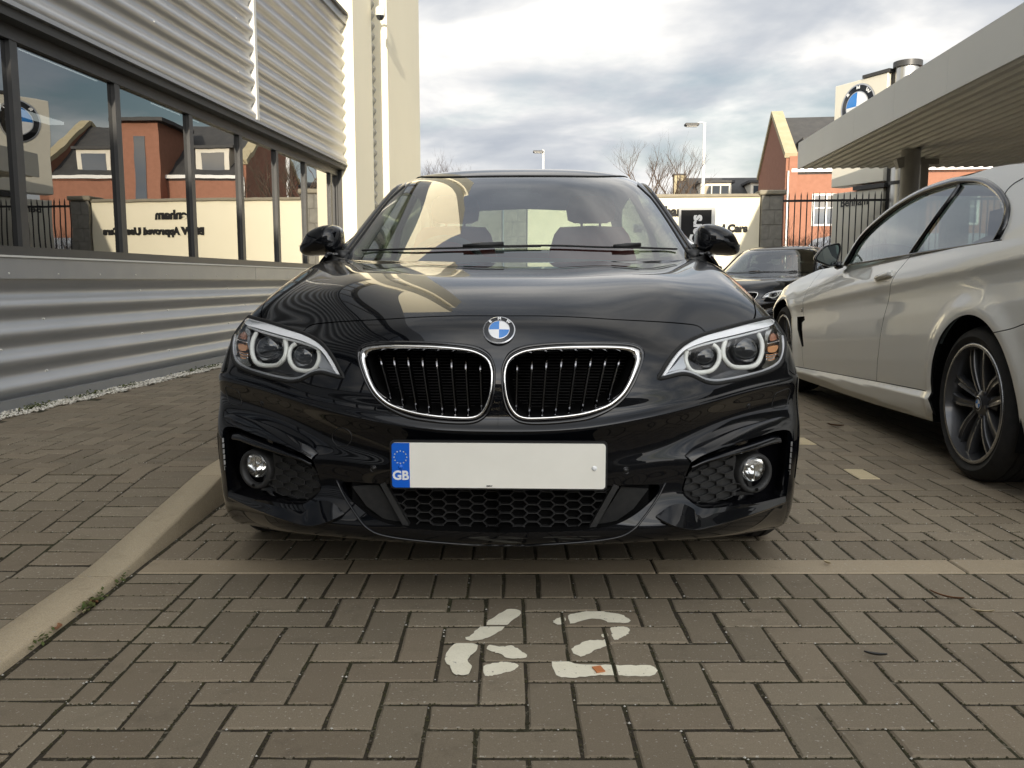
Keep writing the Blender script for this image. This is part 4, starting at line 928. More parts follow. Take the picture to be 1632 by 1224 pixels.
# ------------------------------------------------------------------ ground
def paving_mat(name, c1, c2, rnd):
    m = mat(name, c1, .82, spec=.35); t = NT(m); oi = t.n('ShaderNodeObjectInfo'); g = t.geo()
    seed = t.n('ShaderNodeAttribute'); seed.attribute_name = 'seed'; seed.attribute_type = 'GEOMETRY'
    rr = t.math('FRACT', t.math('ADD', t.math('MULTIPLY', oi.outputs['Random'], 7.31), seed.outputs['Fac']))
    gpos = g.outputs['Position']
    def wn(scale, detail, rough=.6):
        x = t.n('ShaderNodeTexNoise'); t.l(gpos, x.inputs['Vector']); x.inputs['Scale'].default_value = scale; x.inputs['Detail'].default_value = detail; x.inputs['Roughness'].default_value = rough; return x.outputs['Fac']
    c = t.mix(t.ramp(wn(2.2, 6), [(.35, 0.), (.68, 1.)]), c1, c2)
    c = t.mix(t.ramp(wn(420, 3, .7), [(.30, 0.), (.75, .75)]), c, tuple(x*2.0 for x in c1))
    c = t.mix(t.ramp(wn(120, 2, .5), [(.655, 0.), (.70, .7)]), c, (.44, .41, .35))         # pale grit in the concrete
    c = t.mix(t.ramp(wn(9, 5, .7), [(.56, 0.), (.72, .35)]), c, tuple(x*.55 for x in c1))  # old stains
    r2 = t.math('FRACT', t.math('MULTIPLY', rr, 13.7)); c = t.mix(t.math('MULTIPLY', r2, .22), c, (c1[0]*1.05, c1[1]*.88, c1[2]*.80)); hv = t.n('ShaderNodeHueSaturation'); t.l(c, hv.inputs['Color']); t.l(t.math('ADD', t.math('MULTIPLY', rr, rnd), 1-rnd/2), hv.inputs['Value']); t.col(hv.outputs[0])
    t.bump(wn(260, 4, .7), .5, .003)
    return m
M['brick'] = paving_mat('paving_brick', (.152, .127, .089), (.178, .149, .107), .26)
M['brick_pale'] = paving_mat('paving_brick_pale', (.38, .32, .20), (.42, .36, .24), .15)
M['kerb'] = paving_mat('kerb_concrete', (.36, .30, .205), (.25, .21, .145), .12)
M['channel'] = paving_mat('channel_concrete', (.25, .205, .14), (.29, .24, .17), .12)
M['joint'] = textured('joint_sand', (.030, .026, .016), (.052, .045, .024), 40, .95, .6, 160)
def _moss():
    t = NT(M['joint']); g = t.geo(); x = t.n('ShaderNodeTexNoise'); t.l(g.outputs['Position'], x.inputs['Vector']); x.inputs['Scale'].default_value = 3.1; x.inputs['Detail'].default_value = 6
    y = t.n('ShaderNodeTexNoise'); t.l(g.outputs['Position'], y.inputs['Vector']); y.inputs['Scale'].default_value = 90; y.inputs['Detail'].default_value = 3
    c = t.mix(t.ramp(x.outputs['Fac'], [(.45, 0.), (.66, 1.)]), (.032, .025, .015), (.034, .034, .013)); t.col(t.mix(t.ramp(y.outputs['Fac'], [(.6, 0.), (.68, .8)]), c, (.17, .15, .11)))
_moss()
M['asphalt'] = textured('asphalt', (.050, .050, .049), (.066, .065, .063), 3, .9, .3, 300)
M['bay_paint'] = textured('bay_paint', (.88, .83, .66), (.82, .77, .60), 30, .7, .25, 180)
def _worn(m):
    t = NT(m); nt = m.node_tree; g = t.geo(); out = [n for n in nt.nodes if n.type == 'OUTPUT_MATERIAL'][0]; f = None
    for sc, lo, hi in ((130, .655, .69), (30, .71, .73)):
        x = t.n('ShaderNodeTexNoise'); t.l(g.outputs['Position'], x.inputs['Vector']); x.inputs['Scale'].default_value = sc; x.inputs['Detail'].default_value = 5; x.inputs['Roughness'].default_value = .65
        r = t.ramp(x.outputs['Fac'], [(lo, 0.), (hi, 1.)]); f = r if f is None else t.math('MAXIMUM', f, r)
    tr = t.n('ShaderNodeBsdfTransparent'); mx = t.n('ShaderNodeMixShader'); t.l(f, mx.inputs[0]); t.l(t.b.outputs[0], mx.inputs[1]); t.l(tr.outputs[0], mx.inputs[2]); t.l(mx.outputs[0], out.inputs[0])
_worn(M['bay_paint'])
mb = MB(); mb.add([(-400, -400, -.05), (400, -400, -.05), (400, 600, -.05), (-400, 600, -.05)], [(0, 1, 2, 3)]); tag(mb.build('ground', M['asphalt']), kind='structure')
KX = -1.12                                     # road face of the kerb
mb = MB(); mb.box(KX-.02, 9.0, -6, 16.2, -.045, -.0027); drive = tag(mb.build('driveway', M['joint']), kind='structure')
def wall_x(y): return -3.274+math.tan(R(5))*(y-.2865)
def walk_z(y): t = min(1, max(0, (y-2.40)/.93)); return .014+.088*t
mb = MB(); ys = [-6, 0, 2.0, 2.40, 3.33, 4, 8, 12, 16]
mb.grid([[(wall_x(y)-.05, y, walk_z(y)-.0028), (KX-.02, y, walk_z(y)-.0028)] for y in ys], smooth=False); mb.grid([[(KX-.03, y, walk_z(y)-.008), (KX-.03, y, -.045)] for y in ys], smooth=False)
walk = tag(mb.build('walkway', M['joint']), kind='structure')

MOD = .0985; GAP = .0056
brick_cache = {}
def brick_mesh(w, l, m):
    k = (round(w, 3), round(l, 3), m.name, random.randrange(5))
    if k not in brick_cache:
        mb = MB(); h = .0036; a, b = w/2, l/2; nx, ny = max(1, round(w/.055)), max(1, round(l/.055)); g = lambda s: random.gauss(0, s)
        ring = [(-a+2*a*i/nx, -b) for i in range(nx)]+[(a, -b+2*b*i/ny) for i in range(ny)]+[(a-2*a*i/nx, b) for i in range(nx)]+[(-a, b-2*b*i/ny) for i in range(ny)]; n = len(ring)
        mid = [(x+g(.0007), y+g(.0007), -.0032+g(.0005)) for x, y in ring]; top = []
        for (x, y, z) in mid:
            hh = h+abs(g(.0012)); top.append((x-math.copysign(min(hh, abs(x)), x) if abs(abs(x)-a) < .004 else x, y-math.copysign(hh, y) if abs(abs(y)-b) < .004 else y, g(.0002)))
        low = [(x, y, -.03) for x, y, _ in mid]
        mb.add(top+mid+low, [tuple(range(n))]+[(i+n, (i+1) % n+n, (i+1) % n, i) for i in range(n)]+[(i+2*n, (i+1) % n+2*n, (i+1) % n+n, i+n) for i in range(n)])
        brick_cache[k] = mb.mesh('brick', m)
    return brick_cache[k]
def herring(x0, x1, y0, y1, ox=0, oy=0, mirror=False):
    out = []; i0 = int((x0-ox)/MOD)-3; i1 = int((x1-ox)/MOD)+3; j0 = int((y0-oy)/MOD)-3; j1 = int((y1-oy)/MOD)+3
    for i in range(i0, i1):
        for j in range(j0, j1):
            k = (i+j) % 4 if not mirror else (i-j) % 4
            if k == 0: r = (i, i+2, j, j+1)
            elif k == 2 and not mirror: r = (i, i+1, j, j+2)
            elif k == 3 and mirror: r = (i, i+1, j, j+2)
            else: continue
            a, b, c, d = ox+r[0]*MOD, ox+r[1]*MOD, oy+r[2]*MOD, oy+r[3]*MOD
            a, b, c, d = max(a, x0), min(b, x1), max(c, y0), min(d, y1)
            if b-a > .03 and d-c > .03: out.append((a, b, c, d))
    return out
def rows_of(x0, x1, y0, y1, along_x):
    out = []
    if along_x:
        y = y0
        while y < y1-.02: out.append((x0, x1, y, min(y+MOD, y1))); y += MOD
    else:
        x = x0
        while x < x1-.02: out.append((x, min(x+MOD, x1), y0, y1)); x += MOD
    return out
CH0, CH1 = 2.437, 2.563                         # flush concrete channel across the bay
bricks = []
bricks += rows_of(KX+.012, KX+.012+2*MOD, -.4, CH0, True)                       # stretcher course along the kerb
bricks += rows_of(KX+.012+2*MOD, 9.0, CH0-2*MOD, CH0, False)                   # soldier course in front of the channel
bricks += herring(KX+.012+2*MOD, 9.0, -.4, CH0-2*MOD, -.0685, 1.850)
bricks += rows_of(KX+.012, 9.0, CH1, CH1+2*MOD, False)
bricks += herring(KX+.012, 9.0, CH1+2*MOD, 16.0, .03, CH1)
def is_pale(a, b, c, d):
    return any(abs((a+b)/2-x) < .075 and abs((c+d)/2-y) < .10 for x, y in PALE) and (d-c) > .15
PALE = [(1.535, 2.839), (1.535, 3.663), (1.535, 4.44), (1.535, 5.25), (1.535, 6.05), (1.535, 6.9)]
def px_size(x, y, z=0):
    q = np.array([x, y, z])-EYE; dpt = q@FW
    if dpt < .3: return 0
    p = project(np.array([x, y, z]))
    if not (-60 < p[0] < 1692 and -60 < p[1] < 1290): return 0
    return FPX/dpt*abs(q[2])/dpt
def lay(bricks, parent, zf, m, hidden=None):
    sc = []
    for k, (a, b, c, d) in enumerate(bricks):
        x, y = (a+b)/2, (c+d)/2; s = px_size(x, y, zf(y))
        if hidden is not None and hidden(x, y): s *= .01
        sc.append((s*min(1, (b-a)*(d-c)/.02), k))
    sc.sort(reverse=True); big = {k for s, k in sc[:300] if s > 0}; rest = MB(); seeds = []
    done = set()
    for k, (a, b, c, d) in enumerate(bricks):
        x, y = (a+b)/2, (c+d)/2; pale = parent is drive and is_pale(a, b, c, d); z = zf(y); tx = (zf(y+.05)-zf(y-.05))/.1
        j = rng.normal(0, 1, 5)
        if pale: z += .0008
        w, l = b-a-GAP-abs(j[0])*.0012, d-c-GAP-abs(j[1])*.0012
        if k in big or pale:
            o = link('brick', brick_mesh(w, l, M['brick_pale'] if pale else m), parent, (x, y, z+j[2]*.0007)); o.rotation_euler = (math.atan(tx)+j[3]*.0035, j[4]*.0035, j[0]*.005)
        elif y > .9 and (b > -.62*(y+.6)-.4) and a < .62*(y+.6)+.6:
            h = .004; A, B = w/2, l/2; zz = z+j[2]*.0007
            tp = [(-A+h, -B+h), (A-h, -B+h), (A-h, B-h), (-A+h, B-h)]; md = [(-A, -B), (A, -B), (A, B), (-A, B)]
            vs = [(x+p, y+q, zz+q*tx+p*j[4]*.0035+q*j[3]*.0035) for p, q in tp]+[(x+p, y+q, zz+q*tx-.0035) for p, q in md]+[(x+p, y+q, zz-.03) for p, q in md]
            if pale: continue
            rest.add(vs, [(0, 1, 2, 3)]+[(i+4, (i+1) % 4+4, (i+1) % 4, i) for i in range(4)]+[(i+8, (i+1) % 4+8, (i+1) % 4+4, i+4) for i in range(4)]); seeds += [float(rng.random())]*9
    if rest.v:
        me = rest.mesh('brickwork', m); at = me.attributes.new('seed', 'FLOAT', 'FACE'); at.data.foreach_set('value', seeds)
        o = link('brickwork', me, parent); o['kind'] = 'stuff'
hid = lambda x, y: 2.75 < y < 6.6 and -.85 < x < .85
lay(bricks, drive, lambda y: 0.0, M['brick'], hid)
wb = [q for q in rows_of(KX-.120-2*MOD, KX-.120, -.4, 12, True)]
wb += [q for q in herring(-4.2, KX-.120-2*MOD, -.4, 12, KX-.120-2*MOD, .05, True) if q[1] < 5 and q[0] > wall_x(q[2])+.03]
wb = [q for q in wb]
lay(wb, walk, walk_z, M['brick'], lambda x, y: (y > 3.4 and x > -.345*y-.02*y))
# channel strip and kerb stones
x = KX+.012; k = 0
while x < 9:
    j = rng.normal(0, 1, 2); xe = x+(.915 if k else .62); mb = MB(); mb.box(x+.002, xe-.002, CH0+.003, CH1-.003, -.03, .0012+j[0]*.0006, bev=.004); o = mb.build('channel_block', M['channel'], drive); x = xe; k += 1
kerb = empty('kerb', (0, 0, 0)); tag(kerb, kind='structure')
def kerb_stone(y0, y1):
    mb = MB(); rows = []; r = .011
    for y in np.linspace(y0+.003, y1-.003, 9):
        h = walk_z(y)+.008; rr = min(r, h*.8); w = lambda s: .0016*math.sin(31*y+s)
        rows.append([(KX+.006, y, -.045), (KX+w(1)*.5, y, 0), (KX-.004+w(2), y, h-rr), (KX-.004-rr*.3, y, h-rr*.3), (KX-.004-rr+w(3), y, h), (KX-.06, y, h+.001), (KX-.112, y, h), (KX-.116, y, h-.004), (KX-.116, y, -.045)])
    mb.grid(rows, 0, True); n = 9; mb.f.append(tuple(range(n))); mb.f.append(tuple(range(8*n, 9*n))[::-1]); mb.mi += [0, 0]; mb.sm += [False, False]
    return mb.build('kerb_stone', M['kerb'], kerb, angle=45)
for y in (-.4, .515, 1.43): kerb_stone(y, y+.915)
for y in np.arange(2.345, 13, .915): kerb_stone(y, y+.915)
# dirt, moss crumbs and grit caught in the joints
M['crumb'] = textured('joint_crumb', (.030, .024, .013), (.050, .048, .018), 60, .95)
def crumbs(bricks, parent, zf, n_per, ymax):
    mb = MB(); gr = MB()
    for a, b, c, d in bricks:
        if not (1.2 < c < ymax) or b < -.64*c-.25 or a > .64*c+.5: continue
        for _ in range(n_per):
            if rng.random() < .5: x = a+rng.normal(0, .0016); y = rng.uniform(c, d)
            else: y = c+rng.normal(0, .0016); x = rng.uniform(a, b)
            r = rng.uniform(.0012, .0034); white = rng.random() < .035; z = zf(y)-.0022+(.003 if white else rng.uniform(0, .0016))
            o = [(x+r, y, z), (x-.2*r, y+r, z), (x-r, y-.1*r, z), (x, y-r, z), (x, y, z+r*.9)]
            (gr if white else mb).add(o, [(0, 1, 4), (1, 2, 4), (2, 3, 4), (3, 0, 4)])
    o = mb.build('joint_moss', M['crumb'], parent, fix=False); o['kind'] = 'stuff'; o = gr.build('joint_grit', M['leaf_pale_grit'], parent, fix=False); o['kind'] = 'stuff'
M['leaf_pale_grit'] = mat('grit', (.45, .43, .38), .8)
crumbs(bricks, drive, lambda y: 0.0, 34, 3.4); crumbs(wb, walk, walk_z, 20, 4.0)
# painted number 62, cut where the joints run through it
def paint_digit(name, polys, label):
    mb = MB()
    for pl in polys:
        P = zo(pl, 660, 940, 3.886); P = smooth_closed(P, 46); G2 = np.array([at_z(x, y)[:2] for x, y in P]); G2 += rng.normal(0, .0013, G2.shape); ctr = G2.mean(0)
        tris = tessellate_polygon([[Vector((p[0], p[1], 0)) for p in G2]])
        for a, b, c, d in bricks:
            if b < G2[:, 0].min() or a > G2[:, 0].max() or d < G2[:, 1].min() or c > G2[:, 1].max(): continue
            e = GAP/2+.0022; lo, hi = (a+e, c+e), (b-e, d-e); z = .0021
            for t in tris:
                q = [tuple(G2[i]) for i in t]
                for ax in (0, 1):
                    for s, lim in ((1, lo[ax]), (-1, hi[ax])):
                        out = []
                        for i in range(len(q)):
                            p0, p1 = q[i-1], q[i]; i0 = s*(p0[ax]-lim) >= 0; i1 = s*(p1[ax]-lim) >= 0
                            if i0 != i1: tt = (lim-p0[ax])/(p1[ax]-p0[ax]); out.append((p0[0]+(p1[0]-p0[0])*tt, p0[1]+(p1[1]-p0[1])*tt))
                            if i1: out.append(p1)
                        q = out
                        if not q: break
                    if not q: break
                if len(q) >= 3: mb.add([(x, y, z) for x, y in q], [tuple(range(len(q)))])
    o = mb.build(name, M['bay_paint'], drive, label=label, fix=False); return o
paint_digit('painted_digit', [[(575,126),(640,126),(668,145),(630,180),(590,205),(560,240),(500,280),(460,300),(400,316),(330,318),(315,305),(360,280),(420,225),(480,185),(530,150)],
  [(250,340),(300,330),(380,338),(398,362),(375,390),(340,420),(330,440),(345,465),(355,490),(330,530),(290,533),(245,525),(228,490),(200,455),(193,420),(205,385)],
  [(452,372),(465,345),(530,358),(600,350),(640,368),(685,400),(694,425),(640,430),(570,425),(545,405),(500,392)],
  [(422,485),(450,470),(530,452),(600,456),(643,470),(635,495),(560,520),(490,535),(440,538),(430,510)]], 'cream painted stencil digit 6')
paint_digit('painted_digit', [[(860,200),(890,180),(935,176),(933,205),(895,220)],[(955,165),(1000,150),(1080,136),(1190,142),(1280,158),(1330,185),(1335,208),(1250,208),(1200,205),(1150,184),(1080,186),(1010,205),(970,212)],
  [(1215,240),(1300,232),(1335,250),(1320,280),(1250,316),(1232,300),(1225,270)],[(1150,290),(1195,268),(1205,310),(1200,345),(1120,378),(1045,415),(1010,412),(975,372),(1040,335),(1080,320),(1190,312)],
  [(852,450),(910,440),(960,450),(1040,466),(1180,470),(1330,472),(1450,472),(1500,485),(1505,510),(1480,535),(1400,540),(1180,534),(1060,545),(960,550),(880,535),(858,490)]], 'cream painted stencil digit 2')
# white pebbles and moss along the foot of the wall
M['pebble'] = textured('white_pebble', (.80, .77, .68), (.52, .48, .40), 20, .8, rnd=0)
mb = MB()
for k in range(5200):
    y = rng.uniform(3.0, 12.2); dx = rng.uniform(.0, .135); r = rng.uniform(.006, .013); x = wall_x(y)+dx; z = walk_z(y)+.002+rng.uniform(0, .012)
    o = [Vector((x, y, z))+Vector(v)*r for v in ((1, .2, 0), (-.2, 1, .1), (-1, -.1, -.1), (.1, -1, 0), (.1, .1, .75), (0, 0, -.7))]
    mb.add(o, [(0, 1, 4), (1, 2, 4), (2, 3, 4), (3, 0, 4), (1, 0, 5), (2, 1, 5), (3, 2, 5), (0, 3, 5)], 0, True)
tag(mb.build('gravel_margin', M['pebble'], fix=False), kind='stuff')
M['moss'] = textured('moss_leaf', (.055, .085, .018), (.10, .10, .03), 30, .8)
mb = MB()
def leaflets(x0, y0, z0, n, sx, sy, s):
    for _ in range(n):
        p = Vector((x0+rng.normal(0, sx), y0+rng.normal(0, sy), z0+abs(rng.normal(0, .008)))); a = rng.uniform(0, 2*PI); t = rng.uniform(-.2, .9); d = Vector((math.cos(a), math.sin(a), t)).normalized()*s*rng.uniform(.6, 1.4); w = Vector((-math.sin(a), math.cos(a), rng.uniform(-.4, .4)))*s*.4
        mb.add([p, p+d*.5+w, p+d, p+d*.5-w], [(0, 1, 2, 3)])
for y, n in ((5.0, 160), (5.55, 130), (6.0, 90), (7.0, 110), (7.35, 150), (7.8, 60), (9.3, 80)): leaflets(wall_x(y)+.055, y, walk_z(y)+.010, n, .025, .12, .017)
for y, n in ((2.16, 70), (2.22, 40), (1.95, 30), (2.36, 20)): leaflets(KX+.010, y, .004, n, .006, .025, .011)
tag(mb.build('moss', M['moss'], fix=False), kind='stuff')
# fallen leaves and litter
M['leaf_red'] = textured('dry_leaf', (.16, .065, .03), (.22, .11, .05), 60, .7); M['leaf_pale'] = textured('pale_leaf', (.40, .33, .20), (.48, .40, .27), 60, .7); M['chip'] = mat('orange_chip', (.55, .20, .07), .7)
def leaf(px, py, ln, wd, rot, m, label, name='fallen_leaf', cat='leaf'):
    p = at_z(px, py, .006); mb = MB(); n = 9; rows = []
    for i in range(n):
        t = i/(n-1); w = wd*math.sin(PI*(.06+.9*t))**.8; c = .35*ln*(t-.5)**2; rows.append([(-w/2, (t-.5)*ln, c+.004+w*.25), (0, (t-.5)*ln, c+.001), (w/2, (t-.5)*ln, c+.004+w*.18)])
    mb.grid(rows); o = mb.build(name, m, None, tuple(p)); o.rotation_euler = (.05, .08, rot); return tag(o, label, cat)
leaf(90, 1002, .036, .026, .5, M['leaf_red'], 'brown curled leaf lying at the foot of the dropped kerb')
leaf(149, 961, .030, .014, 1.2, M['leaf_red'], 'reddish crumpled leaf beside the moss on the kerb edge')
leaf(134, 977, .020, .007, .2, M['leaf_pale'], 'tiny whitish leaf scrap just below the kerb moss')
leaf(1318, 898, .024, .016, .6, M['leaf_pale'], 'small pale leaf lying on the concrete channel strip')
leaf(1508, 952, .085, .006, .95, M['leaf_red'], 'thin red brown twig lying on the paving right of the number', 'twig', 'twig')
leaf(1565, 976, .060, .007, 1.45, M['leaf_pale'], 'pale straw lying on the paving by the red brown twig', 'straw', 'straw')
leaf(1395, 1045, .050, .012, 1.35, M['asphalt'], 'flat grey leaf pressed on the paving right of the number', 'fallen_leaf', 'leaf')
leaf(1332, 679, .09, .03, 1.2, M['leaf_red'], 'dry leaf on the paving between the two parked cars')
p = at_z(954, 1067, .0035); mb = MB(); mb.box(-.010, .010, -.014, .014, 0, .002); o = mb.build('orange_chip', M['chip'], None, tuple(p)); o.rotation_euler = (0, 0, .3); tag(o, 'small orange chip lying on the foot of the painted 2', 'litter')

# ------------------------------------------------------------------ dealership building on the left; local y runs along the wall, local x points out of it
M['cladding'] = textured('steel_cladding', (.40, .41, .415), (.44, .445, .45), 2, .36, metal=.45)
M['cream'] = textured('cream_render', (.82, .76, .58), (.84, .78, .60), 1.2, .85, .08, 90)
M['frame_grey'] = textured('frame_grey', (.045, .045, .045), (.055, .054, .052), 8, .42)
M['soffit_dark'] = mat('soffit_dark', (.06, .06, .058), .6)
M['flashing'] = textured('flashing', (.30, .31, .32), (.34, .345, .35), 3, .42, metal=.4)
M['cap_pale'] = mat('pale_trim', (.66, .65, .60), .5)
def shop_glass():
    m = glass('shop_glass', (.12, .135, .14), 2.0, .12); nt = m.node_tree; n = nt.nodes.new('ShaderNodeTexNoise'); g = nt.nodes.new('ShaderNodeNewGeometry'); nt.links.new(g.outputs['Position'], n.inputs['Vector']); n.inputs['Scale'].default_value = 2.3; n.inputs['Detail'].default_value = 1.5
    b = nt.nodes.new('ShaderNodeBump'); b.inputs['Strength'].default_value = .05; b.inputs['Distance'].default_value = .01; nt.links.new(n.outputs['Fac'], b.inputs['Height'])
    for q in nt.nodes:
        if q.type == 'BSDF_GLOSSY': nt.links.new(b.outputs[0], q.inputs['Normal'])
    return m
M['shop_glass'] = shop_glass()
M['room'] = textured('room_grey', (.10, .10, .10), (.12, .12, .115), 2, .8); M['room_light'] = mat('ceiling_light', (.8, .8, .8), .5, emit=((1, .97, .9), 1.6))
WO = np.array([-3.274, .2865, 0.]); WA = R(5)
bld = empty('dealership_building', tuple(WO), -WA, 'silver ribbed showroom with dark framed windows and a tall cream tower', 'building')
WN = np.array([math.cos(WA), -math.sin(WA), 0]); WW = np.array([math.sin(WA), math.cos(WA), 0])
def on_wall(px, py, off=0.):
    q = at_plane(px, py, WO+WN*off, WN)-WO; return q@WW, q[2]
def ribbed(y0, y1, z0, z1, pitch, amp, x0, name='cladding_sheet', phase=0., ends=True):
    mb = MB(); n = int((z1-z0)/pitch*14); rows = []
    prof = []
    for k in range(n+1):
        z = z0+(z1-z0)*k/n; s = math.sin(2*PI*(z-z0)/pitch+phase); prof.append((x0+amp*math.copysign(abs(s)**.8, s), z))
    mb.grid([[(x, y0, z) for x, z in prof], [(x, y1, z) for x, z in prof]], 0, True)
    return mb.build(name, M['cladding'], bld)
Y0, Y1 = -9.0, 11.55
bxs = lambda name, m, *a, **k: MB().box(*a, **k).build(name, m, bld)
ribbed(Y0, Y1, .17, .875, .158, .020, -.022, phase=-.9)
bxs('base_trim', M['flashing'], -.06, .006, Y0, Y1, .0, .175)
bxs('sill_flashing', M['flashing'], -.06, .014, Y0, 8.30, .865, .985); bxs('sill_flashing', M['flashing'], -.06, .014, 8.306, Y1, .865, .985)
bxs('sill_lip', M['cap_pale'], -.12, .024, Y0, Y1, .987, .998)
mb = MB()
for y in np.arange(-8.7, 11.5, .46): mb.lathe([(.014, .006), (.018, .005), (.019, .0001)], 8, 'x', (0, y, .895))
o = mb.build('rivets', M['cap_pale'], bld); o['kind'] = 'stuff'
mb = MB()
for y in np.arange(-3.2, 11.4, 1.55):
    for k in range(1, 5, 1): mb.lathe([(-.004, .007), (.004, .006), (.005, .0001)], 8, 'x', (0, y+.4*(k % 2), .17+.158*k-.02))
    for k in range(2, 11, 3): mb.lathe([(.050, .007), (.058, .006), (.059, .0001)], 8, 'x', (0, y+.3, 2.41+.158*k+.04))
o = mb.build('sheet_screws', M['cap_pale'], bld); o['kind'] = 'stuff'
mull = [on_wall(x, y, -.05)[0] for x, y in ((35, 200), (197, 250), (312, 280), (390, 300), (447, 320), (492, 330), (532, 340))]
sp = 1.09; ymull = [mull[0]-sp*k for k in range(12, 0, -1)]+mull+[Y1-.03]
bxs('window_sill', M['frame_grey'], -.15, -.066, Y0, Y1, .998, 1.055); bxs('window_head', M['frame_grey'], -.15, -.066, Y0, Y1, 2.245, 2.33)
for y in ymull: bxs('mullion', M['frame_grey'], -.15, -.072, y-.034, y+.034, 1.055, 2.245)
for a, b in zip(ymull[:-1], ymull[1:]):
    if b-a > .12:
        mb = MB(); mb.add([(-.10, a+.032, 1.055), (-.10, b-.032, 1.055), (-.10, b-.032, 2.245), (-.10, a+.032, 2.245)], [(0, 1, 2, 3)]); mb.build('window_pane', M['shop_glass'], bld, fix=False)
bxs('soffit', M['soffit_dark'], -.15, .028, Y0, Y1-.0, 2.33, 2.385)
bxs('sheet_edge', M['flashing'], -.05, .062, Y0, Y1, 2.385, 2.412)
seam = on_wall(404, 100, .03)[0]
ribbed(Y0, seam-.03, 2.41, 4.2, .158, .022, .032); ribbed(seam+.03, Y1, 2.41, 4.2, .158, .022, .032)
bxs('seam_cover', M['cap_pale'], -.02, .062, seam-.03, seam+.03, 2.40, 4.19)
bxs('parapet_ledge', M['flashing'], -.10, .085, Y0, Y1, 4.2, 4.30); bxs('parapet_ledge', M['frame_grey'], -.10, .12, Y0, Y1-.04, 4.302, 4.335)
bxs('upper_glazing', M['shop_glass'], -.14, -.10, Y0, Y1, 4.335, 5.7)
for y in np.arange(-8.5, 11.5, 1.25): bxs('mullion', M['frame_grey'], -.14, -.05, y-.03, y+.03, 4.335, 5.7)
bxs('upper_wall', M['cladding'], -.2, .03, Y0, Y1, 5.7, 7.2)
# room behind the glass
mb = MB(); mb.box(-6.2, -6.1, Y0, Y1, .2, 2.9); mb.box(-6.1, -.15, Y0, Y1, .15, .2); mb.box(-6.1, -.15, Y0, Y1, 2.9, 2.95); mb.box(-6.1, -.16, Y1, Y1+.05, .2, 2.9); mb.box(-6.1, -.16, Y0-.05, Y0, .2, 2.9); mb.build('showroom', M['room'], bld)
for y in (3.2, 5.6, 8.0, 10.3):
    for x in (-1.6, -3.6): bxs('ceiling_light', M['room_light'], x-.1, x+.1, y-.6, y+.6, 2.86, 2.895)
# cream tower
t1 = 11.555; d1 = .17
TZ = 13.5
bxs('tower_pier', M['cream'], -3.0, d1, t1, 12.55, .02, TZ)
ribbed(12.55, 13.45, .1, 6.4, .158, .022, -.02); bxs('ledge', M['flashing'], -.1, .06, 12.55, 13.45, 6.4, 6.5); bxs('recess_wall', M['cream'], -3.0, -.03, 12.55, 13.45, 6.5, TZ)
bxs('tower_block', M['cream'], -3.0, d1+.02, 13.45, 16.0, .02, TZ)
bxs('side_reveal', M['frame_grey'], -.16, -.02, Y1-.03, t1, .998, 2.33)
# camera on its swan neck
q = at_plane(589, 100, WO+WW*13.02, WW)
cz = on_wall(592, 100, .2); cc = empty('security_camera', (0, 0, 0), 0, 'white dome security camera on a curved arm on the cream tower', 'security camera')
cy = 12.48; c = np.array(WO)+WW*cy+WN*(d1+.0); zc = 4.62
P = lambda o, a, z: tuple(np.array(WO)+WN*(d1+o)+WW*(cy+a)+np.array([0, 0, z]))
mb = MB(); mb.tube([P(0, 0, zc+.25), P(.06, 0, zc+.27), P(.13, 0, zc+.25), P(.15, 0, zc+.18), P(.15, 0, zc+.08)], .018, 10); mb.lathe([(-.015, .055), (.02, .05)], 16, 'x', P(0, 0, zc+.25)); mb.build('arm', M['cap_pale'], cc)
mb = MB(); mb.lathe([(.09, .001), (.085, .04), (.06, .066), (-.03, .07), (-.045, .066)], 24, 'z', P(.15, 0, zc)); mb.build('housing', M['cap_pale'], cc)
mb = MB(); mb.lathe([(-.045-.06*math.sin(t), .058*math.cos(t)+.0001) for t in np.linspace(0, PI/2, 8)], 24, 'z', P(.15, 0, zc)); mb.build('dome', M['lens_dark'], cc)

# ------------------------------------------------------------------ unseen block added behind the camera to shade the forecourt
M['rear_wall'] = textured('rear_dark', (.13, .125, .115), (.16, .155, .14), 1, .8)
rb = empty('shade_block', (-.6, -16, 0), 0, 'unseen two storey block added behind the camera to shade the forecourt', 'building')
mb = MB(); mb.box(-6.2, 6.2, -8, 0, 0, 5.35); mb.box(-6.4, 6.4, -8.2, .2, 5.35, 5.6, 0); mb.build('wall', M['rear_wall'], rb)
for k in range(4): MB().box(-5.7+k*2.9, -3.2+k*2.9, -.02, .04, .4, 2.7).build('window', M['shop_glass'], rb)
for k in range(4): MB().box(-5.7+k*2.9, -3.2+k*2.9, -.02, .04, 3.4, 4.8).build('window', M['shop_glass'], rb)

tr = empty('unseen_terrace', (-48, -52, 0), 0, 'long low dark terrace, unseen, added far behind the camera for reflections', 'building'); MB().box(0, 110, -8, 0, 0, 3.6).build('wall', M['rear_wall'], tr); mb = MB(); mb.prism([(-8.3, 3.6), (.3, 3.6), (-4, 5.6)], lambda u, v, d: (d, u, v), -.3, 110.3); mb.build('roof', M['post'], tr) if 'post' in M else mb.build('roof', M['asphalt'], tr)  # unseen low skyline, added so the car front has something dark to reflect
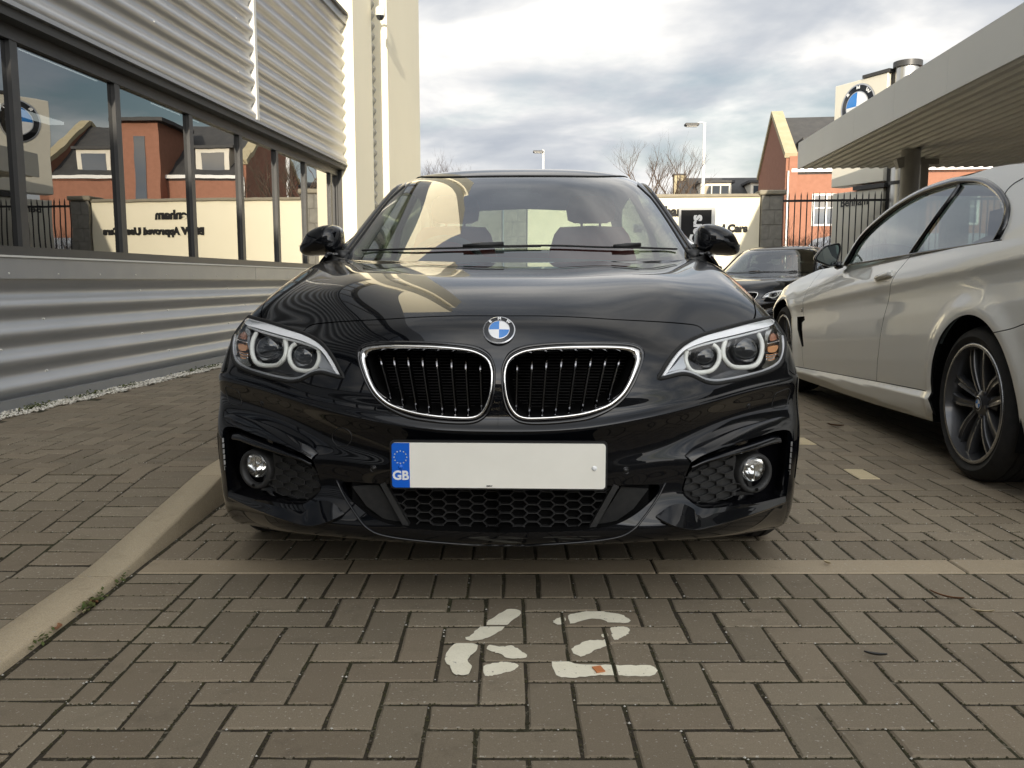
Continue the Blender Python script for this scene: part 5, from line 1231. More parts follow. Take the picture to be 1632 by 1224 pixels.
# ------------------------------------------------------------------ canopy on the right
M['fascia'] = textured('fascia_panel', (.52, .525, .50), (.55, .555, .53), .8, .5); M['soffit_rib'] = textured('soffit_rib', (.58, .58, .56), (.64, .64, .61), 2, .6); M['post'] = textured('post_grey', (.27, .26, .235), (.31, .30, .27), 5, .5)
CAN_Y = 15.5; q = at_y(1272, 270, CAN_Y); qt = at_y(1272, 228, CAN_Y); CA = R(4.4)
can = empty('forecourt_canopy', (q[0], CAN_Y, 0), -CA, 'grey canopy with a deep fascia and ribbed underside beside the white car', 'canopy'); cz0, cz1 = float(q[2]), float(qt[2])
for k in range(9):
    y1 = -k*1.55; mb = MB(); mb.box(-.012, .02, y1-1.546, y1, cz0-.0, cz1); mb.build('fascia_panel', M['fascia'], can)
mb = MB(); mb.box(.02, 7.0, -.03, -.002, cz0+.02, cz1-.01); mb.build('end_fascia', M['fascia'], can)
mb = MB(); mb.box(.021, 7, -14, -.03, cz1-.08, cz1-.03); mb.build('roof_deck', M['post'], can)
mb = MB(); prof = []; xx = .021
while xx < 6.9: prof += [(xx, cz0+.035), (xx+.06, cz0+.035), (xx+.075, cz0), (xx+.125, cz0), (xx+.14, cz0+.035)]; xx += .16
mb.grid([[(x, -.028, z) for x, z in prof], [(x, -14, z) for x, z in prof]], 0, False); mb.build('soffit_sheet', M['soffit_rib'], can)
def post_at(px, Y, r, sq=False):
    p = at_y(px, 300, Y); d = np.array([p[0]-q[0], p[1]-CAN_Y]); lx = d@np.array([math.cos(CA), -math.sin(CA)]); ly = d@np.array([math.sin(CA), math.cos(CA)]); mb = MB()
    if sq: mb.box(lx-r, lx+r, ly-r, ly+r, 0, cz0+.02); mb.box(lx-.22, lx+.22, ly-.05, ly+.05, cz0-.09, cz0-.002)
    else: mb.lathe([(0, r), (cz0+.0, r)], 28, 'z', (lx, ly, 0)); mb.obox((lx-.05, ly, cz0-.16), (.16, 0, .05), (0, .07, 0), (-.02, 0, .07))
    return mb.build('post', M['post'], can, angle=40)
post_at(1449, 13.2, .135); post_at(1470, 14.2, .06, True); 
post_at(1900, 6.0, .115)

# ------------------------------------------------------------------ sign wall, pillars, fence, pylon
M['block'] = textured('block_stone', (.19, .18, .155), (.25, .24, .21), 9, .9, .35, 60); M['coping'] = textured('coping_stone', (.24, .215, .16), (.29, .26, .20), 6, .9, .2, 60); M['mortar'] = mat('mortar', (.22, .21, .19), .95)
M['sign_black'] = mat('sign_black', (.010, .010, .010), .6, spec=.2); M['sign_white'] = mat('sign_white', (.8, .8, .78), .5); M['fence_black'] = mat('fence_black', (.016, .016, .018), .45)
sa = math.atan2(16.47-16.75, 4.68-.3); sw = empty('sign_wall', (.30, 16.75, 0), sa, 'cream rendered wall with black raised lettering and a stone coping', 'wall'); SL = math.hypot(4.38, .28)
wz = float(at_y(1205, 309, 16.5)[2])
MB().box(0, SL, 0, .22, 0, wz-.06).build('wall_panel', M['cream'], sw); MB().box(-.0, SL, -.05, .27, wz-.06, wz, bev=.012).build('coping', M['coping'], sw)
RXW = Matrix.Rotation(PI/2, 4, 'X')
for txt, size, x, z in (('Benham', .25, SL-1.12, 2.15), ('BMW Approved Used Cars', .19, SL-1.16, 1.83)):
    me = text_mesh(txt, size, .008, .013, 'LEFT'); wd = max(v.co.x for v in me.vertices); me.materials.clear(); me.materials.append(M['sign_black'])
    o = link('lettering', me, sw); x0 = SL-.22-(wd if 'Cars' in txt else 1.95); o.matrix_local = Matrix.Translation((x0, -.016, z)) @ RXW
def pillar(x, y, rz, w, h, label):
    e = empty('stone_pillar', (x, y, 0), rz, label, 'pillar', None); MB().box(.012, w-.012, .012, w-.012, 0, h-.06).build('pillar_core', M['mortar'], e)
    n = 9; hh = (h-.07)/n
    for k in range(n):
        z0 = k*hh; s = .62 if k % 2 else .38
        for a, b in ((0, w*s), (w*s, w)): j = rng.uniform(-.004, .004); MB().box(a+.004, b-.004, j, w-.0, z0+.004, z0+hh-.004, bev=.006).build('block', M['block'], e)
    MB().box(-.05, w+.05, -.05, w+.05, h-.06, h+.03, bev=.02).build('capstone', M['coping'], e); return e
pillar(4.685, 16.40, sa, .40, wz+.03, 'grey block pillar between the cream sign wall and the black railings')
pillar(-.16, 16.70, sa, .44, wz+.12, 'grey block pillar at the far end of the cream sign wall')
st = empty('bin_store', (-2.6, 16.9, 0), 0, 'dark block built store beside the cream sign wall', 'store'); MB().box(0, 2.4, 0, 1.6, 0, 2.75).build('wall', M['block'], st); MB().box(-.1, 2.5, -.1, 1.7, 2.75, 2.85).build('roof', M['post'], st); MB().box(.8, 1.8, -.03, .01, 0, 2.05).build('door', M['frame_grey'], st)
fz = float(at_y(1260, 310, 16.6)[2]); f0 = np.array([5.09, 16.62]); fdir = np.array([math.cos(R(3)), math.sin(R(3))]); FL = 2.95
FR = R(-7); fn = empty('railing_fence', (f0[0], f0[1], 0), FR, 'black spiked metal railings right of the grey block pillar', 'fence')
pk = MB(); pk.box(-.0095, .0095, -.0095, .0095, .08, fz-.03); pk.add([(-.0095, -.0095, fz-.03), (.0095, -.0095, fz-.03), (.0095, .0095, fz-.03), (-.0095, .0095, fz-.03), (0, 0, fz+.05)], [(0, 1, 4), (1, 2, 4), (2, 3, 4), (3, 0, 4)]); pkm = pk.mesh('picket', M['fence_black'])
for k in range(int(FL/.112)): link('picket', pkm, fn, (.06+k*.112, 0, 0))
for z in (.2, fz-.14): MB().box(0, FL, -.02, .02, z, z+.04).build('rail', M['fence_black'], fn)
fe = f0+np.array([math.cos(FR), math.sin(FR)])*FL; pillar(fe[0], fe[1]-.2, FR, .40, wz+.03, 'grey block pillar at the right end of the black railings')
f2 = empty('railing_fence', (fe[0]+.40, fe[1]-.05, 0), FR, 'black spiked metal railings running right from the second block pillar', 'fence')
for k in range(60): link('picket', pkm, f2, (.06+k*.112, 0, 0))
for z in (.2, fz-.14): MB().box(0, 6.8, -.02, .02, z, z+.04).build('rail', M['fence_black'], f2)
# board with vertical lettering
BDY = 8.4; bp = at_y(1084, 420, BDY); bt = at_y(1105, 331, BDY)[2]
bd = empty('display_board', (bp[0], BDY, 0), R(-8), 'black upright board with white vertical lettering in a silver frame', 'sign')
MB().box(-.022, .322, .0, .06, .0, bt).build('frame', M['cap_pale'], bd); MB().box(.0, .285, -.010, .0, .05, bt-.024).build('board_panel', M['sign_black'], bd)
me = text_mesh('Used Cars', .152, .002, .006, 'RIGHT'); me.materials.clear(); me.materials.append(M['sign_white']); o = link('lettering', me, bd); o.matrix_local = Matrix.Translation((.145, -.014, bt-.07)) @ RXW @ Matrix.Rotation(PI/2, 4, 'Z')
# brand pylon
M['pylon'] = textured('pylon_panel', (.68, .65, .55), (.72, .69, .59), 1, .5); M['steel'] = mat('brushed_steel', (.62, .61, .58), .3, metal=.9)
PYY = 17.7; PY = np.array(at_y(1334, 300, PYY)); pa = math.atan2(-.914, .407)
py = empty('brand_pylon', (PY[0], PYY, 0), pa, 'tall cream pylon sign with a round blue and white emblem', 'sign')   # local +x along the face towards its near edge, face looks along local -y
pw = 1.30; ptop = float(at_y(1334, 139, PYY)[2]); pmid = float(at_y(1334, 300, PYY)[2]); pbot = float(at_y(1334, 384, PYY)[2])
MB().box(0, pw, -.16, .16, pmid, ptop, bev=.01).build('upper_panel', M['pylon'], py); MB().box(.02, pw, -.13, .13, 1.2, pmid-.12, bev=.01).build('lower_panel', M['pylon'], py); MB().box(.25, pw, -.09, .09, 0, 1.2).build('plinth', M['post'], py)
MB().box(pw*.55, pw+.05, -.19, .19, ptop, ptop+.06).build('top_cap', M['frame_grey'], py); MB().box(pw*.45, pw+.05, -.17, .17, pmid-.11, pmid-.03).build('joint_cap', M['frame_grey'], py)
MB().box(pw, pw+.10, -.06, .06, 0, ptop).build('spine', M['frame_grey'], py)
mb = MB(); mb.lathe([(0, .20), (ptop+.05, .20)], 36, 'z', (pw+.30, 0, 0)); mb.build('steel_column', M['steel'], py, angle=40); mb = MB(); mb.lathe([(ptop+.03, .20), (ptop+.03, .25), (ptop+.13, .25), (ptop+.13, .0001)], 36, 'z', (pw+.30, 0, 0)); mb.build('column_cap', M['frame_grey'], py, angle=40); mb = MB(); mb.lathe([(pmid-.09, .205), (pmid-.09, .23), (pmid-.03, .23), (pmid-.03, .205)], 36, 'z', (pw+.30, 0, 0)); mb.build('column_band', M['frame_grey'], py, angle=40)
rc = at_y(1369, 176, 18.0); roundel(py, Matrix.Translation((.62, -.166, ptop-.50)) @ RXW, .43)
roundel(py, Matrix.Translation((.62, .166, ptop-.50)) @ Matrix.Rotation(PI, 4, 'Z') @ RXW, .43)
text_obj('lettering', 'Benham', .22, M['frame_grey'], py, Matrix.Translation((.60, -.136, pmid-.33)) @ RXW, extrude=.003, bold=.004)

# ------------------------------------------------------------------ houses
M['brick_red'] = textured('house_brick', (.29, .135, .085), (.33, .155, .10), 5, .9); M['brick_dark'] = M['brick_red']; M['slate'] = textured('slate', (.055, .055, .055), (.075, .073, .07), 3, .8); M['stone_coping'] = textured('gable_coping', (.42, .36, .22), (.46, .40, .26), 3, .85); M['white_frame'] = mat('white_frame', (.75, .74, .70), .5); M['house_glass'] = mat('house_glass', (.05, .06, .07), .05, coat=1); M['cream_panel'] = textured('cream_panel', (.68, .64, .54), (.72, .68, .58), 3, .8); M['curtain'] = mat('curtain', (.55, .55, .53), .8)
def hwin(p, x, z, w, h, y=0, bars=1):
    MB().box(x-w/2-.07, x+w/2+.07, y-.05, y+.03, z-h/2-.07, z+h/2+.07).build('window', M['white_frame'], p); f = p.children[-1] if False else bpy.data.objects[-1] if False else None
def house_window(p, x, z, w, h, y, m='white_frame'):
    o = MB().box(x-w/2-.08, x+w/2+.08, y-.06, y+.03, z-h/2-.08, z+h/2+.08).build('window', M[m], p)
    for k in (-1, 1): MB().box(x+k*w/4-w/4+.03, x+k*w/4+w/4-.03, y-.075, y-.055, z-h/2, z+h/2).build('pane', M['house_glass'], o)
    MB().box(x-w/2, x+w/2, y-.085, y-.06, z+h*.05, z+h*.05+.05).build('glazing_bar', M['white_frame'], o)
hx, hy = 11.35, 36.3; ha = -math.atan2(.14, .99)
ho = empty('brick_house', (hx, hy, 0), ha, 'tall orange brick terrace with a steep coped gable and slate roof', 'house'); HL, HD, HE, HR = 9.2, 8.0, 5.35, 8.35
mb = MB(); mb.box(0, HL, 0, HD, 0, HE); mb.build('wall', M['brick_red'], ho)
for x0, x1 in ((-.02, .32), (HL-.32, HL+.02)):
    mb = MB(); mb.prism([(0, 0), (HD, 0), (HD, HE+.7), (HD/2, HR), (0, HE+.7)], lambda u, v, d: (d, u, v), x0, x1); mb.build('gable_wall', M['brick_red'], ho)
    for ya, yb in ((-.12, HD/2), (HD+.12, HD/2)):
        mb = MB(); s = Vector((x0-.06, ya, HE+.62)); e = Vector((x0-.06, yb, HR+.06)); d = e-s; u = d.normalized(); nn = Vector((1, 0, 0)).cross(u).normalized()
        mb.obox((s+e)/2+Vector(((x1-x0)/2+.06, 0, 0)), Vector(((x1-x0)/2+.08, 0, 0)), d/2, nn*.10); mb.build('gable_coping', M['stone_coping'], ho)
for ya in (0, HD): 
    mb = MB(); mb.add([(.3, ya, HE), (HL-.3, ya, HE), (HL-.3, HD/2, HR-.15), (.3, HD/2, HR-.15), (.3, ya, HE-.15), (HL-.3, ya, HE-.15), (HL-.3, HD/2, HR-.3), (.3, HD/2, HR-.3)], [(0, 1, 2, 3), (4, 7, 6, 5), (0, 4, 5, 1), (1, 5, 6, 2), (0, 3, 7, 4)]); mb.build('roof', M['slate'], ho)
MB().box(.2, HL-.2, -.12, .02, HE-.06, HE+.08).build('gutter', M['white_frame'], ho)
MB().box(.05, .11, -.10, -.04, 0, HE).build('drainpipe', M['white_frame'], ho)
for x in (1.65, 7.0):
    house_window(ho, x, 3.75, 1.0, 1.15, 0); house_window(ho, x, 1.6, 1.0, 1.15, 0)
    dm = MB().box(x-.75, x+.75, .55, 2.6, HE+.05, HE+1.30).build('dormer', M['cream_panel'], ho); MB().box(x-.95, x+.95, .4, 2.8, HE+1.30, HE+1.42).build('dormer_roof', M['slate'], dm)
    MB().box(x-.52, x+.52, .52, .56, HE+.25, HE+1.12).build('pane', M['house_glass'], dm)
tw = MB().box(3.55, 5.2, -.6, 2.2, 0, 7.6).build('stair_tower', M['brick_red'], ho); MB().box(3.2, 5.55, -.95, 2.5, 7.6, 7.75).build('tower_roof', M['slate'], tw); MB().box(4.15, 4.65, -.63, -.58, 2.2, 7.0).build('tower_window', M['house_glass'], tw)
MB().box(.1, .45, -.1, .25, 0, HE+.75).build('pier', M['brick_red'], ho)
def low_house(x, y, rz, L, D, E_, R_, label, dorm, chim):
    e = empty('low_house', (x, y, 0), rz, label, 'house'); MB().box(0, L, 0, D, 0, E_).build('wall', M['cream_panel'], e)
    for ya in (-.25, D+.25):
        mb = MB(); mb.add([(-.1, ya, E_), (L+.1, ya, E_), (L+.1, D/2, R_), (-.1, D/2, R_), (-.1, ya, E_-.12), (L+.1, ya, E_-.12), (L+.1, D/2, R_-.12), (-.1, D/2, R_-.12)], [(0, 1, 2, 3), (4, 7, 6, 5), (0, 4, 5, 1), (1, 5, 6, 2), (0, 3, 7, 4)]); mb.build('roof', M['slate'], e)
    for xx in (0, L-.25): mb = MB(); mb.prism([(0, 0), (D, 0), (D, E_), (D/2, R_), (0, E_)], lambda u, v, d: (d, u, v), xx, xx+.25); mb.build('gable_wall', M['cream_panel'], e)
    for xx in dorm:
        d_ = MB().box(xx-.8, xx+.8, .15, D*.45, E_-.1, E_+1.0).build('dormer', M['cream_panel'], e); MB().box(xx-.95, xx+.95, .0, D*.47, E_+1.0, E_+1.12).build('dormer_roof', M['slate'], d_)
        for k in range(3): MB().box(xx-.66+k*.46, xx-.66+k*.46+.40, .12, .16, E_+.35, E_+.85).build('pane', M['house_glass'], d_)
    for xx in chim: c_ = MB().box(xx-.3, xx+.3, D/2-.35, D/2+.35, E_, R_+.12).build('chimney', M['stone_coping'], e); MB().box(xx-.36, xx+.36, D/2-.4, D/2+.4, R_+.12, R_+.2).build('chimney_cap', M['slate'], c_)
    return e
q = at_y(1093, 300, 46); low_house(q[0], 46, R(-3), 5.6, 6, 4.95, float(at_y(1160, 281, 49)[2])-.1, 'low slate roofed house with two white dormers left of the brick gable', (1.6, 4.2), (0.05,))
q = at_y(1470, 300, 50); low_house(q[0], 50, R(-6), 7.5, 6, 4.6, float(at_y(1520, 285, 53)[2]), 'low slate roofed house seen beneath the canopy behind its post', (1.5, 4.6), (6.3,))
# ------------------------------------------------------------------ lamp posts, trees, shrub, van
M['lamp_paint'] = mat('lamp_post_paint', (.62, .62, .60), .45)
def lamp_post(px, ytop, Y, arm, label):
    p = at_y(px, ytop, Y); e = empty('lamp_post', (p[0], Y, 0), 0, label, 'lamp post'); h = float(p[2])
    mb = MB(); mb.tube([(0, 0, 0), (0, 0, 1.2), (0, 0, 1.25), (0, 0, h)], [.09, .09, .065, .05], 12); mb.build('pole', M['lamp_paint'], e)
    mb = MB(); mb.tube([(0, 0, h-.02), (-arm*.5, 0, h-.0), (-arm, 0, h-.03)], .025, 8); mb.build('arm', M['lamp_paint'], e)
    mb = MB(); mb.box(-arm-.42, -arm+.06, -.13, .13, h-.13, h-.03, bev=.03); lh = mb.build('lamp_head', M['frame_grey'], e); MB().box(-arm-.36, -arm, -.09, .09, h-.145, h-.128).build('lens', M['white_frame'], lh)
lamp_post(1123, 195, 30, .26, 'pale street lamp with a short arm above the low slate roofed house'); lamp_post(866, 239, 40, .05, 'distant slim street lamp rising just behind the black roof')
M['bark'] = textured('bark', (.085, .062, .045), (.12, .085, .06), 12, .9); M['twig'] = textured('red_twig', (.13, .080, .06), (.16, .10, .075), 12, .9)
def bare_tree(x, y, h, label, seed, spread=.5, m='bark', name='bare_tree', cat='tree', stems=1, depth=5, rad=None):
    r = random.Random(seed); e = empty(name, (x, y, 0), 0, label, cat); tr, cr = MB(), MB()
    def grow(p, d, L, rr, lev):
        pts = [p]; rs = [rr]; q = p.copy(); dd = d.copy(); n = 4
        for i in range(n):
            dd = (dd+Vector((r.gauss(0, .10), r.gauss(0, .10), r.gauss(.05, .06)))).normalized(); q = q+dd*(L/n); pts.append(q.copy()); rs.append(rr*(1-.5*(i+1)/n))
        (tr if lev == 0 else cr).tube(pts, rs, 7 if lev < 2 else 4 if lev < 4 else 3, cap=False)
        if lev >= depth: return
        for i in range(r.choice((3, 4, 4)) if lev else 6):
            t = r.uniform(.35, 1.0) if lev else r.uniform(.45, 1.0); k = min(n-1, int(t*n)); b = pts[k].lerp(pts[k+1], t*n-k if k < n else 0)
            a = r.uniform(0, 2*PI); o = Vector((math.cos(a), math.sin(a), r.uniform(.1, .9))).normalized(); nd = (dd*(1-spread)+o*spread).normalized(); nd.z = abs(nd.z)*.9+.1
            grow(b, nd.normalized(), L*r.uniform(.50, .74), rs[k]*r.uniform(.5, .68), lev+1)
    for s in range(stems):
        off = Vector((r.gauss(0, .12), r.gauss(0, .12), 0)) if stems > 1 else Vector(); dr = Vector((r.gauss(0, .15), r.gauss(0, .15), 1)) if stems > 1 else Vector((0, 0, 1))
        grow(off, dr.normalized(), h*.42, rad or h*.026, 0)
    tr.build('trunk', M[m], e, fix=False); cr.build('crown', M[m], e, fix=False); return e
q = at_y(1046, 300, 24); bare_tree(q[0]-.35, 24, 5.8, 'bare winter tree left of the low slate roofed house', 3, .5)
q = at_y(698, 300, 38); bare_tree(q[0], 38, 7.6, 'bare reddish tree beside the cream tower behind the black roof', 8, .5, 'twig')
q = at_y(724, 300, 41); bare_tree(q[0], 41, 7.8, 'thin bare reddish tree farther from the cream tower', 15, .45, 'twig')
q = at_y(1285, 400, 18.4); bare_tree(q[0]-.15, 18.2, 2.5, 'leafless bushy shrub behind the black railings and in front of brick', 21, .55, 'twig', 'bare_shrub', 'shrub', 10, 4, .034)
# ------------------------------------------------------------------ the pale coupe on the right.  local axes: x across (left flank negative), y forward, z up
WTH = R(2.9); _wu = np.array([math.sin(WTH), math.cos(WTH), 0]); _wt = np.array([math.cos(WTH), -math.sin(WTH), 0]); WHW = .915
_wc = at_z(1545, 643, .332); _wc[2] = 0; WC0 = _wc+_wt*(WHW-.012)
def wside(px, py, off=lambda z: 0.):
    z = .9; d = ray(px, py)
    for _ in range(12):
        o = off(z)-.012 if callable(off) else off-.012; k = ((_wc+_wt*o-EYE)@_wt)/(d@_wt); p = EYE+k*d; z = p[2]
    return ((p-_wc)@_wu, z)
LEAN = lambda z: .05+.40*max(0, z-.95)
def white_car():
    car = empty('parked_car', tuple(WC0), -WTH, 'pale silver white two door car parked nose in with dark double spoke wheels', 'car')
    WP = M['white_paint']; FA = 3.08
    st = np.array([-1.2, -.25, .82, 1.83, 2.15, 2.6, 3.04, 3.45, 3.75, 4.0]); zt_ = np.array([1.02, 1.018, .983, .945, .948, .930, .865, .775, .690, .60])
    zt = lambda s: np.interp(s, st, zt_)
    zc = lambda s: .914-.0875*s
    qq = np.linspace(-1, .5, 601); tab = np.interp(qq, [-1, -.75, -.62, -.50, -.40, -.28, -.17, -.09, -.04, 0, .05, .10, .16, .24, .34, .5], [.11, .075, .035, .016, .006, .000, .004, .014, .013, .004, .016, .036, .066, .125, .24, .45])
    ker = np.exp(-np.linspace(-2, 2, 21)**2); ker /= ker.sum(); tab = np.convolve(np.pad(tab, 10, 'edge'), ker, 'valid')
    def off(s, z):
        o = np.interp(z-zc(s), qq, tab)
        f = np.clip((s-3.15)/.86, 0, .999); o = o+.93*(1-np.sqrt(1-f**2.6)); b = np.clip((-.50-s)/.66, 0, .999); o = o+.90*(1-np.sqrt(1-b**2.8))
        for a in (0, FA): dd = np.hypot(s-a, z-.335); o = o-.014*np.exp(-((dd-.40)/.055)**2)*(z > .2)
        sk = .327-(s-.456)*.0463; o = o-.020*np.clip((sk-z)/.03, 0, 1)*((s > .3) & (s < 2.8))+.5*np.clip(.20-z, 0, .1)**1.0*((s > .3) & (s < 2.8))
        return o
    mf = lambda c: np.stack([-WHW+off(c[:, 0], c[:, 1]), c[:, 0], c[:, 1]], 1)
    def nf(c):
        e = 2e-3; ds = (off(c[:, 0]+e, c[:, 1])-off(c[:, 0]-e, c[:, 1]))/(2*e); dz = (off(c[:, 0], c[:, 1]+e)-off(c[:, 0], c[:, 1]-e))/(2*e)
        n = np.stack([-np.ones(len(c)), ds, dz], 1); return n/np.linalg.norm(n, axis=1, keepdims=True)
    ss = np.linspace(-1.16, 3.99, 190); top = np.stack([ss, zt(ss)], 1)
    zb = lambda s: np.interp(s, [-1.2, -.5, .38, .40, 1.2, 2.6, 3.5, 4.0], [.32, .22, .188, .186, .160, .140, .18, .22])
    bot = np.stack([ss, zb(ss)], 1); outline = np.vstack([top, bot[::-1]])
    g = np.array([(s, zb(s)+(zt(s)-zb(s))*k) for s in np.linspace(-1.16, 3.99, 150) for k in np.linspace(.01, .99, 60)])
    circ = lambda a, r: np.array([(a+r*math.cos(t), .335+r*math.sin(t)) for t in np.linspace(-.03*PI, 1.03*PI, 80)])
    a1 = np.vstack([circ(0, .376), [[-.385, -.1], [.385, -.1]]]); a2 = np.vstack([circ(FA, .376), [[FA-.385, -.1], [FA+.385, -.1]]])
    def strip(pts, w, n=40):
        p = smooth_open(pts, n); t = np.gradient(p, axis=0); t /= np.linalg.norm(t, axis=1, keepdims=True); q = np.stack([-t[:, 1], t[:, 0]], 1)*w; return np.vstack([p+q, (p-q)[::-1]])
    drear = [(.80, .992), (.845, .935), (.902, .875), (.972, .722), (1.03, .50), (1.06, .40), (1.085, .302)]; dfront = [(2.46, .945), (2.50, .85), (2.53, .716), (2.515, .515), (2.465, .245)]
    sill = [(2.70, .222), (2.578, .229), (1.067, .301), (.44, .328)]
    bump = [(-.30, .664), (-.55, .72), (-1.0, .74), (-1.2, .74)]; bump = [(-.165, .640)]+bump
    gaps = [strip(drear, .0022), strip(dfront, .002), strip(sill, .0022), strip(bump, .002)]
    vent = np.array([wside(x, y) for x, y in ((1268, 505), (1279, 504), (1280.5, 510), (1276.5, 514), (1280.5, 552), (1277.5, 552.5), (1270.5, 525))])
    loops = [(outline, True), (a1, True), (a2, True), (vent, True)]+[(x, True) for x in gaps]; sl = np.array(sill)
    dpoly = np.vstack([drear, [(1.085, .10)], [(2.465, .10)], dfront[::-1]])
    def keep(c):
        ids = np.zeros(len(c), int); s, z = c.T; ids[s > 1.5] = 2; ids[inside(c, dpoly)] = 1
        ids[(z < .327-(s-.456)*.0463) & (s > .3) & (s < 2.8)] = 3; ids[(s < -.165) & (z < np.interp(s, [-1.2, -.55, -.30, -.165], [.74, .72, .664, .640]))] = 4
        for h in (a1, a2, vent, *gaps): ids[inside(c, h)] = -1
        ids[~inside(c, outline)] = -1; return ids
    bl = {k: (MB(), MB()) for k in range(5)}
    cdt_panel(mf, nf, g, loops, keep, bl, rim=.012, rim_mi=1)
    for k, nm in enumerate(('rear_quarter', 'door', 'front_wing', 'side_skirt', 'rear_bumper')):
        for b in bl[k]: b.build(nm, [WP, M['satin_black']], car)
    doors = [o for o in bpy.data.objects if o.parent == car and o.name.startswith('door')]
    dl = min(doors, key=lambda o: sum(v.co.x for v in o.data.vertices)/len(o.data.vertices))
    def both(name, fn, m, parent=None, angle=None):
        r = []
        for k in range(2):
            b = MB(); fn(b)
            if k: flipx(b)
            r.append(b.build(name, m, parent or car, angle=angle))
        return r
    # greenhouse flank
    arc = np.array([wside(x, y, LEAN) for x, y in ((1350, 422), (1379, 377), (1424.5, 336), (1470, 308.6), (1516, 292.6), (1543.5, 288), (1571, 290), (1594, 304), (1607.5, 322), (1611, 338), (1606, 360), (1594, 381))]); arcs = smooth_open([tuple(p) for p in arc], 70); arcs[0, 1] = zt(arcs[0, 0])+.004; arcs[-1, 1] = zt(arcs[-1, 0])+.004
    gut = np.array([wside(x, y, LEAN) for x, y in ((1341, 424), (1375, 373), (1420.5, 331), (1467, 302), (1514, 284.5), (1545, 279.5))]); gut = np.vstack([gut, [(.32, 1.362), (.02, 1.335), (-.28, 1.255), (-.58, 1.14), (-.85, 1.03)]]); guts = smooth_open([tuple(p) for p in gut], 70); guts[0, 1] = zt(guts[0, 0])+.002
    lean = lambda z: .045+.34*np.maximum(0, z-.95)+.16*np.maximum(0, z-.95)**2
    mg = lambda c: np.stack([-WHW+lean(c[:, 1]), c[:, 0], c[:, 1]], 1)
    def ng(c): n = np.stack([-np.ones(len(c)), np.zeros(len(c)), .34+.32*np.maximum(0, c[:, 1]-.95)], 1); return n/np.linalg.norm(n, axis=1, keepdims=True)
    win = np.vstack([arcs, [(s, zt(s)+.004) for s in np.linspace(arcs[-1, 0], arcs[0, 0], 30)[1:-1]]]); sd = np.vstack([guts, [(s, zt(s)) for s in np.linspace(guts[-1, 0], guts[0, 0], 40)[1:-1]]])
    gx = np.array([(s, z) for s in np.linspace(-.9, 2.1, 70) for z in np.linspace(.93, 1.36, 24)]); pan, gl = (MB(), MB()), (MB(), MB())
    def kg(c): ids = np.where(inside(c, sd), 0, -1); ids[inside(c, win)] = 1; return ids
    cdt_panel(mg, ng, gx, [(sd, True), (win, True)], kg, {0: pan}, rim=.01); cdt_panel(lambda c: mg(c)+np.array([.006, 0, 0]), ng, gx, [(sd, True), (win, True)], kg, {1: gl}, rim=0)
    for b in pan: b.build('roof_side', [WP], car)
    for b in gl: b.build('side_window', [M['side_glass']], car)
    both('window_trim', lambda b: b.tube(mg(arcs)+np.array([-.002, 0, 0]), .0165, 8), [M['gloss_black']])
    bp = np.array([wside(x, y, LEAN) for x, y in ((1453, 406), (1492, 352), (1533, 295))]); both('window_pillar', lambda b: b.tube(mg(bp)+np.array([-.001, 0, 0]), .0115, 8), [M['gloss_black']])
    both('belt_trim', lambda b: b.tube([(-WHW+.047, s, zt(s)+.003) for s in np.linspace(-.1, 1.9, 24)], .0062, 6), [M['gloss_black']])
    rs = np.array([wside(x, y, LEAN) for x, y in ((1604, 312), (1609, 303), (1619, 293), (1634, 284))]); both('roof_seam', lambda b: b.tube(mg(smooth_open([tuple(q) for q in rs], 14))+np.array([.001, 0, 0]), .0035, 6), [M['gloss_black']])
    # roof, screens, bonnet, boot
    net = []
    e = mg(smooth_open([tuple(p) for p in gut], 12)); cen = [(2.42, .975), (2.12, 1.12), (1.80, 1.255), (1.46, 1.352), (1.10, 1.392), (.78, 1.408), (.45, 1.408), (.12, 1.392), (-.2, 1.335), (-.5, 1.225), (-.75, 1.11), (-.9, 1.045)]
    for k in range(12):
        row = []
        for t in (0, .35, .65, .86, 1): y = cen[k][0]*(1-t**2.4)+e[k][1]*t**2.4; z = cen[k][1]+(e[k][2]-cen[k][1])*t**3; row.append((-e[k][0]*t, y, z))
        net.append(row)
    Rf = BSurf(net, fit=3, sg=-1); gu, gv = np.meshgrid(np.linspace(0, 4, 41), np.linspace(0, 11, 100)); dm = np.stack([gu.ravel(), gv.ravel()], 1)
    ws = np.array([(0, .08), (3.5, .08), (3.72, .3), (3.65, 2.6), (3.3, 2.85), (0, 2.9)]); rw = np.array([(0, 8.3), (3.2, 8.3), (3.5, 8.5), (3.5, 9.8), (3.2, 10), (0, 10)])
    def kr(c): ids = np.zeros(len(c), int); ids[inside(c, ws)] = 1; ids[inside(c, rw)] = 2; return ids
    r0, r1, r2 = MB(), MB(), MB(); me_, mn_ = (lambda c: Rf.ev(c[:, 0], c[:, 1])), (lambda c: Rf.nrm(c[:, 0], c[:, 1])); cdt_panel(me_, mn_, dm, [(ws, True), (rw, True)], kr, {0: (r0, r0), 1: (r1, r1), 2: (r2, r2)}, rim=0)
    r0.build('roof', [WP], car); r1.build('windscreen', [M['screen_glass']], car); r2.build('rear_window', [M['screen_glass']], car)
    def loft(sl, crown):
        rows = []
        for s in sl: x = -WHW+off(np.array([s]), np.array([zt(s)]))[0]; rows.append([(x*t, s, zt(s)+crown(s)*(1-abs(t)**2.5)) for t in np.linspace(1, -1, 25)])
        return rows
    b = MB(); b.grid(loft(np.linspace(1.95, 3.985, 30), lambda s: .035*min(1, (4.0-s)/.5))); b.build('bonnet', [WP], car)
    b = MB(); b.grid(loft(np.linspace(-1.155, -.55, 12), lambda s: .02)); b.build('boot_lid', [WP], car)
